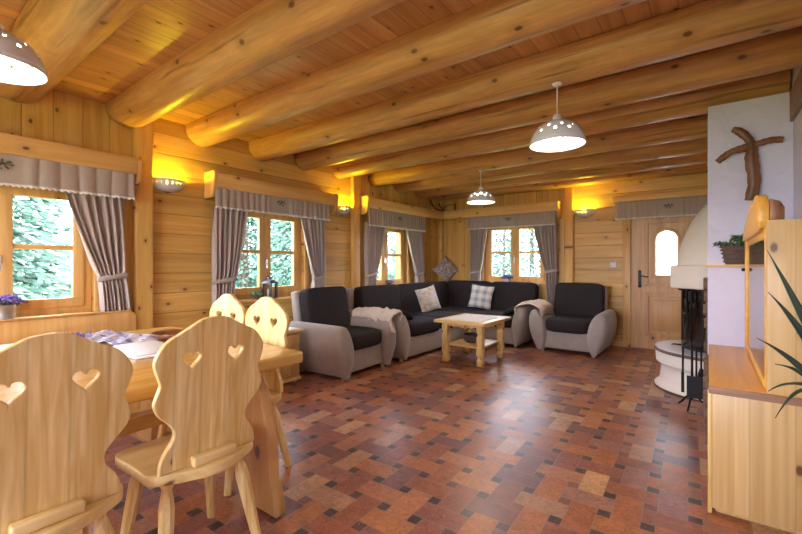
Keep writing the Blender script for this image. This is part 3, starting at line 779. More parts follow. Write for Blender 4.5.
build('lantern_roof', MB().lathe([(.080, .150), (.078, .158), (.045, .190), (.028, .198), (.028, .215), (.001, .230)], 4, a0=PI / 4, a1=PI / 4 + 2 * PI), 'lantern', ln, bevel=.002)
build('ring_handle', MB().tube([(.022 * math.cos(a), 0, .247 + .022 * math.sin(a)) for a in [2 * PI * i / 16 for i in range(17)]], .0028, 6), 'lantern', ln, smooth=True)
build('candle', MB().lathe([(.022, .018), (.022, .09), (.001, .09)], 16), 'candle', ln, smooth='auto')

# ------------------------------------------------------------------ commode
cm = thing('commode', 'small pine commode with drawer and white cloth between the table and near armchair', 'cabinet', (-3.66, 2.50, 0))
build('body', MB().box(-.32, .30, -.25, .25, .06, .52), 'cabinet', cm, bevel=.004)
build('top_board', MB().box(-.33, .335, -.28, .28, .52, .545), 'chair_h', cm, bevel=.006)
build('plinth', MB().box(-.32, .315, -.26, .26, .03, .06), 'chair_h', cm, bevel=.004)
for a in (-1, 1):
    for b in (-1, 1):
        build('foot', MB().lathe([(.02, 0), (.03, .015), (.022, .03)], 12, c=(a * .26, b * .21, 0)), 'chair', cm, smooth='auto')
d = build('drawer', MB().box(.30, .318, -.215, .215, .37, .49), 'cabinet', cm, bevel=.005)
build('drawer_knob', MB().ell((.33, 0, .43), (.013, .016, .016), 8), 'chair', d, smooth=True)
d = build('door', MB().box(.30, .318, -.215, .215, .09, .35).box(.318, .326, -.16, .16, .13, .31), 'cabinet', cm, bevel=.005)
build('door_knob', MB().ell((.335, -.19, .22), (.013, .014, .014), 8), 'chair', d, smooth=True)
onrug('doily', 'white cloth draped over the commode top', 'cloth', MB().grid(lambda u, v: (-3.97 + .64 * u, 2.27 + .45 * v + .01 * math.sin(u * 9), .549 + .002 * math.sin(u * 20) * math.sin(v * 17)), 20, 16), 'napkin', smooth=True, solid=.004)

# ------------------------------------------------------------------ armchairs, sofa
def arm_mb(side, y0, y1, base=.275, zt=.60):
    """upholstered petal-shaped arm, leaning outward at the top. side=+1/-1"""
    prof = [(.035, .035), (.012, .10), (-.008, .22), (-.004, .36), (.03, .48), (.075, .555), (.125, .595), (.175, .60), (.215, .575), (.238, .50), (.235, .38), (.205, .25), (.155, .12), (.105, .035)]
    prof = spline(prof, 3)
    zc, xc = .33, .10
    ring = []; ys = [(0, .30), (.012, .62), (.035, .82), (.07, .94), (.12, 1.0), (.3, 1.0), (.6, .99), (.85, .97), (.97, .93), (1, .80)]
    n = len(prof); vs = []; Ln = y1 - y0
    for k, sc in ys:
        yy = y0 + Ln * k
        for (a, b) in prof:
            aa = xc + (a - xc) * sc; aa -= (.035 * max(0, k) * max(0, (b - .1) / .5)) if aa > .1 else 0; bb = zc + (b - zc) * (.90 + .10 * sc) if b > .06 else b
            vs.append((side * (base + aa), yy - .045 * math.sin(PI * min(1, max(0, b / .6))) * (1 - k), bb * zt / .60))
    fs = []
    for j in range(len(ys) - 1):
        for i in range(n): fs.append((j * n + i, j * n + (i + 1) % n, (j + 1) * n + (i + 1) % n, (j + 1) * n + i))
    fs += [tuple(range(n)), tuple(range((len(ys) - 1) * n, len(ys) * n))]
    return MB().add(vs, fs)
def pillow_mb(w, d, h, puff=.35, n=14, exp=3.0):
    """cushion block with softly bulging faces"""
    m = MB(); vs = []
    def sup(a): 
        c, s_ = math.cos(a), math.sin(a)
        return (math.copysign(abs(c) ** (2 / exp), c), math.copysign(abs(s_) ** (2 / exp), s_))
    seg, rows = 40, 16
    for j in range(rows + 1):
        ph = -PI / 2 + PI * j / rows
        cz = math.copysign(abs(math.sin(ph)) ** (2 / exp), math.sin(ph)); cr = abs(math.cos(ph)) ** (2 / exp)
        for i in range(seg):
            x, y = sup(2 * PI * i / seg); vs.append((x * cr * w / 2, y * cr * d / 2, cz * h / 2))
    fs = [(j * seg + i, j * seg + (i + 1) % seg, (j + 1) * seg + (i + 1) % seg, (j + 1) * seg + i) for j in range(rows) for i in range(seg)]
    return m.add(vs, fs)
def place(mb, m): mb.v = [tuple(m @ Vector(p)) for p in mb.v]; return mb
ARMZ = .572
def make_armchair():
    t = thing('armchair', '', 'armchair', (0, 0, 0), group='grey armchairs with charcoal cushions')
    build('base', MB().box(-.30, .30, -.385, .30, .055, .30), 'fab', t, bevel=.02, bseg=3)
    build('seat_cushion', place(pillow_mb(.60, .68, .20, exp=5), Matrix.Translation((0, -.11, .375))), 'fabdark', t, smooth=True)
    bc = place(pillow_mb(.67, .17, .58, exp=9), Matrix.Translation((0, .225, .645)) @ Matrix.Rotation(-.16, 4, 'X'))
    b_ = build('back_cushion', bc, 'fabdark', t, smooth=True)
    for i in (-1, 0, 1):
        build('button', MB().ell((i * .19, .14, .67), (.010, .008, .010), 6), 'fabdark', b_, smooth=True)
    bf = place(MB().box(-.35, .35, -.05, .055, -.40, .415), Matrix.Translation((0, .345, .485)) @ Matrix.Rotation(-.14, 4, 'X'))
    build('back_frame', bf, 'fab', t, bevel=.03, bseg=3)
    for s_ in (-1, 1):
        build('arm', arm_mb(s_, -.44, .36, zt=ARMZ), 'fab', t, smooth='auto')
        for yy in (-.36, .28): build('foot', MB().lathe([(.025, 0), (.03, .04)], 10, c=(s_ * .335, yy, 0)), 'foot', t)
    return t
a0 = make_armchair(); a0.location = (-1.515, 6.14, 0); a0.rotation_euler[2] = -.02
a0['label'] = 'grey armchair with charcoal cushions standing left of the entrance door'
dup(a0, (-3.415, 3.385, 0), q + .05, 'grey armchair with charcoal cushions beside the commode, left end of the seats')

sf = thing('corner_sofa', 'large L-shaped corner sofa with charcoal cushions and grey frame', 'sofa', (0, 0, 0))
XF, YF = -2.98, 5.72           # front planes
build('base', MB().box(-4.02, XF, 4.10, YF, .05, .30), 'fab', sf, bevel=.015)
build('base', MB().box(-4.02, -2.22, YF + .001, 6.68, .05, .30), 'fab', sf, bevel=.015)
def cushion(name, cx, cy, cz, w, d, h, rx=0, ry=0, exp=6, parent=sf, mat='fabdark'):
    return build(name, place(pillow_mb(w, d, h, exp=exp), Matrix.Translation((cx, cy, cz)) @ Matrix.Rotation(ry, 4, 'Y') @ Matrix.Rotation(rx, 4, 'X')), mat, parent, smooth=True)
cushion('seat_cushion', -3.33, 4.53, .375, .76, .84, .20)
cushion('seat_cushion', -3.33, 5.33, .375, .76, .78, .20)
cushion('seat_cushion', -3.33, 6.02, .375, .76, .70, .20)
cushion('seat_cushion', -2.60, 6.02, .375, .76, .70, .20)
for (cy, w) in ((4.56, .84), (5.42, .86), (6.12, .66)):
    b_ = cushion('back_cushion', -3.82, cy, .63, .20, w + .03, .55, ry=-.14, exp=10)
    for dz in (.62, .78):
        for k in (-.2, .2): build('button', MB().ell((-3.745 - .14 * (dz - .6), cy + k, dz), (.008, .011, .011), 6), 'fabdark', b_, smooth=True)
for (cx, w) in ((-3.35, .86), (-2.55, .74)):
    b_ = cushion('back_cushion', cx, 6.50, .64, w + .03, .20, .56, rx=-.14, exp=10)
    for k in (-.2, .2): build('button', MB().ell((cx + k, 6.41, .72), (.011, .008, .011), 6), 'fabdark', b_, smooth=True)
build('back_frame', MB().box(-4.03, -3.90, 4.05, 6.70, .05, .885), 'fab', sf, bevel=.03, bseg=3)
build('back_frame', MB().box(-3.899, -2.17, 6.56, 6.70, .05, .905), 'fab', sf, bevel=.03, bseg=3)
# left arm (faces +X) and right arm (faces -Y)
am = arm_mb(-1, -.44, .55, base=0); place(am, Matrix.Translation((-3.42, 4.17, 0)) @ Matrix.Rotation(q, 4, 'Z')); build('arm', am, 'fab', sf, smooth='auto')
am = arm_mb(1, -.44, .50, base=0); place(am, Matrix.Translation((-2.27, 6.13, 0)) @ Matrix.Diagonal((.8, 1, 1, 1))); build('arm', am, 'fab', sf, smooth='auto')
pad = place(pillow_mb(.42, .20, .09, exp=3), Matrix.Translation((-3.22, 4.27, .56)) @ Matrix.Rotation(-.55, 4, 'X') @ Matrix.Rotation(.1, 4, 'Y')); build('arm_pad', pad, 'fabdark', sf, smooth=True)
pad = place(pillow_mb(.22, .42, .09, exp=3), Matrix.Translation((-2.34, 5.93, .52)) @ Matrix.Rotation(-.45, 4, 'Y')); build('arm_pad', pad, 'fabdark', sf, smooth=True)
for (x, y) in ((-3.05, 4.08), (-3.05, 5.66), (-2.24, 5.77), (-3.9, 4.15), (-2.24, 6.6)):
    build('foot', MB().lathe([(.022, 0), (.03, .05)], 10, c=(x, y, 0)), 'foot', sf)

def throw_cushion(name, label, loc, size, rot, mat, th=.13):
    m = MB()
    def fn(sgn):
        def f(u, v):
            x, z = 2 * u - 1, 2 * v - 1
            k = (1 - x * x) * (1 - z * z); pin = 1 - .07 * (1 - abs(x)) * 0 
            ex = x * (1 - .08 * (1 - z * z)); ez = z * (1 - .08 * (1 - x * x))
            return (ex * size / 2, sgn * th / 2 * k ** .42, ez * size / 2)
        return f
    m.grid(fn(1), 20, 20); m.grid(fn(-1), 20, 20)
    o = build(name, m, mat, smooth=True); o.location = loc; o.rotation_euler = rot
    return tag(o, label, 'cushion')
throw_cushion('throw_cushion', 'cream floral cushion leaning on the left run of the corner sofa', (-3.52, 5.42, .66), .40, (-.25, -.20, q - .30), 'floralcloth')
throw_cushion('throw_cushion', 'grey and cream checked cushion leaning on the back run of the corner sofa', (-3.02, 6.26, .67), .40, (-.28, .10, .1), 'plaid')
throw_cushion('diamond_cushion', 'brown ornamented cushion standing on its corner in the room corner above the sofa', (-3.90, 6.60, 1.115), .37, (0, PI / 4, .78), 'browncushion', .08)

# sheepskins
def fur(name, label, path_fn, nu=46, nv=26):
    m = MB(); rn = random.Random(11)
    ph = [rn.random() * 6 for _ in range(8)]
    def f(u, v):
        x, y, z, nx, ny, nz = path_fn(u, v)
        e = min(u, 1 - u, v, 1 - v); k = min(1, e * 6) ** .5
        b = .018 + .016 * math.sin(13 * u + ph[0] + 4 * math.sin(9 * v)) * math.sin(11 * v + ph[1]) + .007 * math.sin(47 * u + ph[2]) * math.sin(39 * v + ph[3])
        b = b * k + .006
        return (x + nx * b, y + ny * b, z + nz * b)
    m.grid(f, nu, nv)
    o = build(name, m, 'fur', smooth=True, solid=.012); return tag(o, label, 'sheepskin', 'cream sheepskins draped over the seat arms')
def drape(cxa, span, za, axis, a0, a1, dropL, dropR, wob=.03, seed=0, wid_in=.0):
    """across the arm(s): flat top of width span, hanging dropL/dropR; runs along the arm a0..a1"""
    tot = dropL + span + dropR
    def f(u, v):
        al = a0 + (a1 - a0) * v
        edge = 1 + wob * 3 * math.sin(7 * v + seed) 
        s_ = u * tot
        r = .05
        if s_ < dropL: c, z, nc, nz = -span / 2 - .0, za - (dropL - s_) * edge, -1, .1
        elif s_ > dropL + span: c, z, nc, nz = span / 2, za - (s_ - dropL - span) * edge, 1, .1
        else:
            k = (s_ - dropL) / span; c = -span / 2 + span * k; z = za + .045 * math.sin(PI * k); nc, nz = (k - .5) * .8, 1
        al += wob * math.sin(u * 9 + seed * 2)
        if axis == 'x': return (al, cxa + c, z, 0, nc, nz)
        return (cxa + c, al, z, nc, 0, nz)
    return f
fur('sheepskin', 'cream sheepskin draped over the far arm of the near armchair', drape(3.875, .17, .595, 'x', -3.62, -2.94, .17, .06, seed=1))
fur('sheepskin', 'cream sheepskin draped over the facing arms of sofa and far armchair', drape(-2.02, .34, .60, 'y', 5.69, 6.25, .09, .11, wob=.05, seed=2))

# ------------------------------------------------------------------ coffee table
ct = thing('coffee_table', 'small square pine coffee table with turned square legs and lower shelf', 'table', (-2.385, 4.735, 0))
build('tabletop', MB().box(-.345, .335, -.41, .41, .49, .525), 'chair_h', ct, bevel=.006)
ap = [(-.24, .488), (.24, .488), (.24, .44), (.18, .452), (.12, .438), (.06, .450), (0, .434), (-.06, .450), (-.12, .438), (-.18, .452), (-.24, .44)]
for s_ in (-1, 1):
    build('apron', MB().prism([(a * .95, b) for a, b in ap], s_ * .30 - .01, s_ * .30 + .01, 'y'), 'chair', ct)
    build('apron', MB().prism([(a * 1.12, b) for a, b in ap], s_ * .25 - .01, s_ * .25 + .01, 'x'), 'chair', ct)
    for b in (-1, 1):
        prof = [(.032, 0), (.040, .02), (.040, .07), (.030, .085), (.030, .11), (.042, .13), (.042, .20), (.036, .24), (.042, .30), (.042, .345), (.030, .36), (.030, .38), (.042, .40), (.042, .488)]
        build('leg', MB().lathe([(r * 1.3, z) for r, z in prof], 4, c=(s_ * .235, b * .29, 0), a0=PI / 4, a1=PI / 4 + 2 * PI), 'chair', ct, bevel=.003)
build('shelf', MB().box(-.235, .235, -.285, .285, .20, .222), 'chair_h', ct, bevel=.004)
onrug('table_mat', 'white patterned table mat on the coffee table', 'mat', MB().grid(lambda u, v: (-2.64 + .50 * u, 4.42 + .62 * v, .5275 + .001 * math.sin(17 * u + 9 * v)), 16, 16), 'doily', smooth=True, solid=.003)
bk = thing('wicker_bowl', 'dark round wicker bowl on the lower shelf of the coffee table', 'bowl', (-2.385, 4.70, .2225))
build('bowl_body', MB().lathe([(.07, 0), (.10, .02), (.125, .055), (.12, .09), (.10, .11), (.09, .105), (.11, .085), (.112, .055), (.09, .025), (.001, .01)], 28), 'wicker', bk, smooth=True)
build('bowl_handle', MB().tube([(.11 * math.cos(a), 0, .09 + .09 * math.sin(a)) for a in [PI * i / 14 for i in range(15)]], .008, 8), 'wicker', bk, smooth=True)

# antler decoration on the corner pelmet
an = MB(); rn = random.Random(4)
def branch(p, d_, ln_, r_, depth):
    pts = [Vector(p)]
    for i in range(4):
        d_ = (d_ + Vector((rn.uniform(-.3, .3), rn.uniform(-.2, .2), rn.uniform(-.1, .3)))).normalized()
        pts.append(pts[-1] + d_ * ln_ / 4)
    an.tube(pts, [r_, r_ * .9, r_ * .75, r_ * .55, r_ * .3], 7)
    if depth:
        branch(pts[2], (d_ + Vector((rn.uniform(-.8, .8), 0, .6))).normalized(), ln_ * .6, r_ * .7, depth - 1)
        branch(pts[3], (d_ + Vector((rn.uniform(-.8, .8), rn.uniform(-.5, .5), .5))).normalized(), ln_ * .5, r_ * .6, depth - 1)
branch((-3.99, 6.66, 2.20), Vector((-.25, -.85, .25)), .34, .014, 2)
branch((-3.97, 6.67, 2.20), Vector((-.3, -.5, .6)), .22, .013, 1)
an.box(-3.99, -3.70, 6.63, 6.67, 2.181, 2.20).tube([(-3.97, 6.65, 2.19), (-3.96, 6.65, 2.31)], .008, 7).tube([(-3.73, 6.65, 2.19), (-3.73, 6.65, 2.34)], .010, 7)
an.tube([(-3.95, 6.65, 2.30), (-3.85, 6.65, 2.32), (-3.73, 6.65, 2.31)], .006, 7)
onrug('twig_decoration', 'dark twisted twig decoration standing on the corner pelmet', 'decoration', an, 'twig', smooth=True)

# ------------------------------------------------------------------ stove
st = thing('tiled_stove', 'round white heating stove with black glass firebox and domed hood', 'stove', (.09, 4.95, 0))
build('stove_base', MB().lathe([(.53, .0), (.53, .02), (.50, .05), (.485, .07), (.470, .21), (.49, .235), (.515, .25), (.52, .34), (.515, .355)], 64), 'stovew', st, smooth='auto')
build('plinth_ring', MB().lathe([(.535, 0), (.538, .014), (.531, .018)], 64, cap=False), 'stone_edge', st, smooth='auto')
build('stone_shelf', MB().lathe([(.50, .355), (.53, .358), (.535, .372), (.528, .385), (.515, .386)], 64), 'stone_edge', st, smooth='auto')
build('shelf_top', MB().lathe([(.522, .3865), (.520, .393), (.3, .393)], 64), 'stone', st, smooth='auto')
build('firebox', MB().lathe([(.30, .394), (.305, .41), (.305, .95), (.33, .955), (.33, .975)], 64), 'stoveglass', st, smooth='auto')
fx = MB()
for a in (-2.0, -2.35, -1.55): fx.box(-.006, .006, -.312, -.300, .41, .95, mat=Matrix.Rotation(a + PI / 2, 4, 'Z'))
build('firebox_frame', fx, 'iron', st)
build('firebox_handle', MB().tube([(-.30, -.10, .42), (-.36, -.13, .425), (-.37, -.16, .42)], .010, 8), 'steel', st, smooth=True)
hp = []
for i in range(8):
    a = PI / 8 + i * PI / 4; hp.append((.40 * math.cos(a) * 1.0, .40 * math.sin(a)))
build('hood_ring', MB().prism([(a * 1.04, b * 1.04) for a, b in hp], .976, 1.20, 'z'), 'stove', st, bevel=.02, bseg=3)
build('hood_dome', MB().lathe([(.335, 1.20), (.333, 1.25), (.322, 1.33), (.30, 1.42), (.262, 1.53), (.21, 1.64), (.15, 1.73), (.10, 1.79), (.05, 1.82), (.001, 1.83)], 48, cap=False), 'stove', st, smooth=True)
ft = thing('fire_tool_stand', 'black iron fire tool stand on the floor in front of the stove', 'fire tools', (-.105, 4.20, 0))
m = MB()
for a in (.3, 2.4, 4.5): m.tube([(0, 0, .10), (.05 * math.cos(a), .05 * math.sin(a), .09), (.10 * math.cos(a), .10 * math.sin(a), .03), (.13 * math.cos(a), .13 * math.sin(a), .008)], .008, 8)
build('tripod_base', m, 'iron', ft, smooth=True)
build('pole', MB().tube([(0, 0, .08), (0, 0, .55)], .009, 8).tube([(-.07, 0, .51), (.07, 0, .51)], .006, 8), 'iron', ft, smooth=True)
build('poker', MB().tube([(-.062, -.012, .52), (-.064, -.012, .16)], .008, 8).box(-.075, -.053, -.018, -.006, .13, .30), 'iron', ft)
build('shovel', MB().tube([(.03, -.03, .53), (.03, -.03, .28)], .007, 8).box(-.035, .085, -.045, -.035, .10, .28, mat=Matrix.Rotation(0, 4, 'Z')), 'iron', ft)
build('brush', MB().tube([(.062, .02, .53), (.062, .02, .34)], .007, 8).lathe([(.02, .15), (.03, .2), (.022, .30), (.01, .34)], 12, c=(.062, .02, 0)), 'iron', ft)

# ------------------------------------------------------------------ cabinet on the right
Z = .617; YC = 2.48
cb = thing('sideboard', 'low pine sideboard with a dark edged top at the right, in front of the ledge', 'cabinet', (0, 0, 0))
build('side_panel', MB().box(.017, R - .004, YC, YC + .035, .03, Z - .03), 'cabinet', cb, bevel=.003)
build('corner_post', MB().box(.0, .017, YC + .005, YC + .05, 0, Z - .03), 'chair', cb, bevel=.003)
build('top_board', MB().box(.005, R - .004, YC, 3.784, Z - .03, Z), 'cabinet_top', cb, bevel=.002)
build('edge_strip', MB().box(.003, R - .004, YC - .012, YC - .0005, Z - .034, Z - .001), 'edge_dark', cb, bevel=.002)
build('plinth', MB().box(.03, R - .004, YC + .04, 3.78, 0, .08), 'cabinet', cb)
build('back_panel', MB().box(R - .03, R - .004, YC + .036, 3.78, .081, Z - .031), 'cabinet', cb)
build('side_panel', MB().box(.017, R - .031, 3.75, 3.784, .081, Z - .031), 'cabinet', cb)
def log_piece(x0, x1, y, z, r, rn):
    poly = [(y + r * rn.uniform(.8, 1.05) * math.cos(a), z + r * rn.uniform(.8, 1.05) * math.sin(a)) for a in [2 * PI * i / 7 + .2 for i in range(7)]]
    n = 7; m = MB()
    vs = [(x0, a, b) for a, b in poly] + [(x1, a, b) for a, b in poly]
    m.add(vs, [tuple(range(n))], 1); m.add(vs, [tuple(reversed(range(n, 2 * n)))], 1)
    m.add(vs, [(i, i + n, (i + 1) % n + n, (i + 1) % n) for i in range(n)], 0)
    return m
rn = random.Random(21)
rows = [.135, .235, .335, .435, .53]
for j, z in enumerate(rows):
    for i in range(11):
        y = 2.575 + i * .112 + (.0 if j % 2 else .012)
        if y > 3.68: continue
        xo = -.018 + rn.uniform(-.006, .012) if z > .3 else .03 + rn.uniform(0, .02)
        o = build('firewood_log', log_piece(xo, .40, y, z, .047, rn), ['bark', 'logend'])
        tag(o, 'split firewood log stacked in the open side of the low sideboard', 'firewood', 'firewood logs in the sideboard')
for j in range(10):
    for i in range(3):
        o = build('firewood_log', log_piece(-.018 + rn.uniform(-.012, .012), .34, 3.985 + i * .118, .135 + j * .102, .048, rn), ['bark', 'logend'])
        tag(o, 'split firewood log stacked in the wall niche between the white ledge and the stove', 'firewood', 'firewood logs in the chimney niche')
# tall glazed cabinet
tc = thing('display_cabinet', 'tall narrow pine display cabinet with glass door standing on the sideboard', 'cabinet', (0, 0, Z + .001))
H1 = .785
build('side_panel', MB().box(.215, R - .004, YC + .002, YC + .027, 0, H1), 'cabinet', tc, bevel=.002)
build('top_board', MB().box(.232, R - .004, YC + .028, 3.70, H1 - .025, H1), 'cabinet', tc)
build('side_panel', MB().box(.232, R - .004, 3.675, 3.70, 0, H1 - .026), 'cabinet', tc)
build('back_panel', MB().box(R - .02, R - .004, YC + .028, 3.674, 0, H1 - .026), 'cabinet', tc)
dd = MB().box(.212, .230, YC + .03, YC + .08, .01, H1 - .03).box(.204, .230, 3.60, 3.69, .01, H1 - .03).box(.208, .230, YC + .08, 3.60, .01, .05).box(.212, .230, YC + .08, 3.60, H1 - .08, H1 - .03)
dr = build('door', dd, 'crown', tc, bevel=.003)
build('door_pane', MB().box(.2135, .220, YC + .081, 3.599, .051, H1 - .081), 'cabglass', dr)
build('door_knob', MB().ell((.196, 3.65, .55), (.012, .012, .012), 8), 'iron', dr, smooth=True)
cr = spline([(2.62, .79), (2.62, .86), (2.66, .915), (2.74, .935), (2.86, .935), (2.95, .915), (3.02, .925), (3.12, .93), (3.25, .90), (3.36, .875), (3.46, .86), (3.56, .83), (3.64, .80), (3.70, .765), (3.70, .745), (2.62, .745)], 3)
build('crown_board', MB().prism(cr, .195, .235, 'x'), 'crown', tc, bevel=.004)
build('crown_return', MB().prism([(.236, H1 + .001), (.29, H1 + .001), (.29, H1 + .07), (.275, H1 + .10), (.236, H1 + .115)], 2.62, 2.66, 'y'), 'root', tc, bevel=.004)
dbx = build('speaker_box', MB().box(.25, .33, 3.2, 3.34, Z + .002, Z + .11), 'iron', bevel=.008); tag(dbx, 'small dark box behind the glass of the display cabinet', 'box')

# basket with greenery on the ledge
bs = thing('wicker_basket', 'brown wicker basket of greenery on the white ledge', 'basket', (.175, 3.835, 1.2035))
build('basket_body', MB().lathe([(.062, 0), (.070, .03), (.080, .12), (.084, .13), (.074, .13), (.066, .05), (.001, .02)], 24, sx=1.15, sy=.55), 'wicker', bs, smooth='auto')
for zz in (.02, .05, .08, .105, .128):
    build('woven_rim', MB().tube([((.066 + zz * .17) * 1.17 * math.cos(a), (.066 + zz * .17) * .57 * math.sin(a), zz) for a in [2 * PI * i / 28 for i in range(29)]], .006, 6), 'wicker', bs, smooth=True)
gm = MB(); rn = random.Random(31)
for i in range(150):
    a = rn.random() * 2 * PI; rr = .12 * math.sqrt(rn.random()); c_ = (-.012 + rr * 1.1 * math.cos(a), rr * .4 * math.sin(a), .13 + rn.random() * .08 * (1 if math.cos(a) > -.3 else .4))
    m_ = Matrix.Translation(c_) @ Matrix.Rotation(rn.random() * 6, 4, 'Z') @ Matrix.Rotation(rn.uniform(-1.2, 1.2), 4, 'Y')
    gm.ell((0, 0, 0), (.022, .008, .002), 4, 0, m_)
build('greenery', gm, 'green', bs, smooth=True)

# cross of root wood on the chimney
cx_ = thing('wooden_cross', 'crooked cross of dark root wood hanging on the white chimney', 'cross', (0, 0, 0))
def crossarm(pts, rad):
    p_ = spline([(*a, 0) for a in pts], 5, closed=False); n_ = len(p_)
    rr = [rad[min(len(rad) - 1, int(i / (n_ - 1) * (len(rad) - 1)))] * (1 - (i / (n_ - 1) * (len(rad) - 1)) % 1) + rad[min(len(rad) - 1, int(i / (n_ - 1) * (len(rad) - 1)) + 1)] * ((i / (n_ - 1) * (len(rad) - 1)) % 1) for i in range(n_)]
    rr = [r_ * (1 + .08 * math.sin(i * 2.1)) for i, r_ in enumerate(rr)]
    return [(a, 3.862, b) for a, b, _ in p_], rr
def crosspart(name, pts, rad, mat, sq):
    P_, R_ = crossarm(pts, rad); m = MB()
    vs = []; seg = 14
    for i, p in enumerate(P_):
        t_ = (Vector(P_[min(i + 1, len(P_) - 1)]) - Vector(P_[max(i - 1, 0)])).normalized(); n_ = Vector((0, 1, 0)); b_ = t_.cross(n_)
        for k in range(seg):
            a = 2 * PI * k / seg; vs.append(tuple(Vector(p) + n_ * math.cos(a) * min(.030, R_[i] * .8) + b_ * math.sin(a) * R_[i]))
    fs = [(i * seg + k, i * seg + (k + 1) % seg, (i + 1) * seg + (k + 1) % seg, (i + 1) * seg + k) for i in range(len(P_) - 1) for k in range(seg)]
    fs += [tuple(range(seg)), tuple(range(len(vs) - seg, len(vs)))]
    m.add(vs, fs); return build(name, m, mat, cx_, smooth='auto')
crosspart('upright', [(.145, 2.195), (.19, 2.165), (.238, 2.10), (.252, 2.04), (.252, 1.95), (.266, 1.80), (.246, 1.665)], [.018, .030, .026, .033, .041, .037, .036], 'root', 1)
crosspart('crossbeam', [(.058, 1.968), (.10, 2.005), (.15, 2.035), (.21, 2.045), (.29, 2.065), (.36, 2.078), (.42, 2.07)], [.020, .024, .022, .030, .022, .022, .021], 'root', 1)

# ------------------------------------------------------------------ yucca at the right edge
PX, PY, PZ = .375, 1.95, .70
yc = thing('yucca_plant', 'potted palm-like plant whose narrow dark leaves reach in from the right edge', 'plant', (PX, PY, 0))
build('pot', MB().lathe([(.07, 0), (.08, .02), (.09, .20), (.098, .23), (.09, .23), (.08, .20), (.001, .20)], 24), 'terracotta', yc, smooth='auto')
build('stem', MB().tube([(0, 0, .20), (-.01, .01, .45), (.0, .0, PZ)], [.022, .020, .016], 10), 'bark', yc, smooth=True)
def leaf(base, tip, sag, w):
    b, t_ = Vector(base), Vector(tip); d_ = t_ - b; side = d_.cross(Vector((0, 0, 1))).normalized(); n = 14; vs = []
    for i in range(n + 1):
        k = i / n; p = b + d_ * k + Vector((0, 0, sag * 4 * k * (1 - k)))
        ww = w * (math.sin(PI * (k * .9 + .06)) ** .7) * (1 - k ** 3)
        vs += [tuple(p + side * ww + Vector((0, 0, ww * .35))), tuple(p - Vector((0, 0, .0015))), tuple(p - side * ww + Vector((0, 0, ww * .35)))]
    fs = []
    for i in range(n): fs += [(3 * i, 3 * i + 1, 3 * i + 4, 3 * i + 3), (3 * i + 1, 3 * i + 2, 3 * i + 5, 3 * i + 4)]
    return MB().add(vs, fs)
tips = [(.182, 2.1, 1.258, .02), (.185, 2.1, 1.097, .04), (.246, 2.08, 1.005, .04), (.153, 2.1, .917, .03), (.205, 2.1, .824, .04), (.185, 2.1, .717, .07), (.205, 2.1, .618, .11),
        (.44, 2.25, 1.2, .03), (.44, 1.6, 1.15, .05), (.22, 1.55, 1.1, .05), (.42, 1.9, 1.3, .0), (.38, 1.5, .9, .08)]
for tx, ty, tz, sag in tips:
    build('leaf', leaf((0.0, .0, PZ - .02), (tx - PX, ty - PY, tz), sag, .027), 'yucca', yc, smooth=True, solid=.002)

# ------------------------------------------------------------------ outdoors
def ground():
    s = NT('meadow_grass'); co = s.coord(); n = s.noise(co, 1.2, 4)
    return s.bsdf(s.mix(n, (.10, .16, .05), (.22, .30, .10)), .9)
MT['ground'] = ground()
MT['needle'] = plain('fir_needles', (.050, .115, .080), .8, var=.4, vs=3)
MT['trunk'] = plain('fir_trunk', (.10, .07, .05), .9)
g = build('ground', MB().box(-60, 60, -50, 70, -.7, -.12), 'ground'); g['kind'] = 'structure'
def fir(seed):
    rn = random.Random(seed); H_ = 7.5; m = MB(); vs = []; fs = []
    for i in range(230):
        k = (i + rn.random()) / 230; z = .3 + (H_ - .35) * k ** 1.1; r = (2.0 * (1 - k) ** .8 + .15) * rn.uniform(.65, 1.15)
        a = i * 2.39996 + rn.uniform(-.3, .3); ca, sa = math.cos(a), math.sin(a)
        nb = max(4, int(r * 15))
        for j in range(nb):
            t_ = (j + rn.random()) / nb; rr = r * (.15 + .85 * t_); sp = .34 * r * (1 - .6 * t_) * rn.uniform(-1, 1)
            cx, cy, cz = rr * ca - sp * sa, rr * sa + sp * ca, z - .20 * r * t_ ** 1.4 - abs(sp) * .35 + rn.uniform(-.04, .04)
            al = a + math.copysign(.7, sp) * rn.uniform(.4, 1); L_, w_ = rn.uniform(.16, .30), rn.uniform(.035, .06)
            dx, dy = math.cos(al), math.sin(al); o = len(vs); dp = rn.uniform(.03, .10)
            vs += [(cx, cy, cz), (cx + dx * L_ * .5 - dy * w_, cy + dy * L_ * .5 + dx * w_, cz - dp * .6 - .02), (cx + dx * L_, cy + dy * L_, cz - dp), (cx + dx * L_ * .5 + dy * w_, cy + dy * L_ * .5 - dx * w_, cz - dp * .6 - .02), (cx + dx * L_ * .5, cy + dy * L_ * .5, cz - dp * .2 + .02)]
            fs += [(o, o + 1, o + 4), (o + 1, o + 2, o + 4), (o + 2, o + 3, o + 4), (o + 3, o, o + 4)]
    return m.add(vs, fs)
firs = []
def fir_tree(x, y, s_, label, seed, src=None):
    if src is None:
        t = thing('fir_tree', label, 'tree', (x, y, -.12), group='fir trees outside the windows')
        build('foliage', fir(seed), 'needle', t); build('trunk', MB().tube([(0, 0, 0), (0, 0, 7.4)], [.14, .02], 8), 'trunk', t)
    else: t = dup(src, (x, y, -.12), seed, label)
    t.scale = (s_,) * 3; return t
f0 = fir_tree(-8.6, 1.0, .85, 'fir tree outside, nearest to the large window', 1)
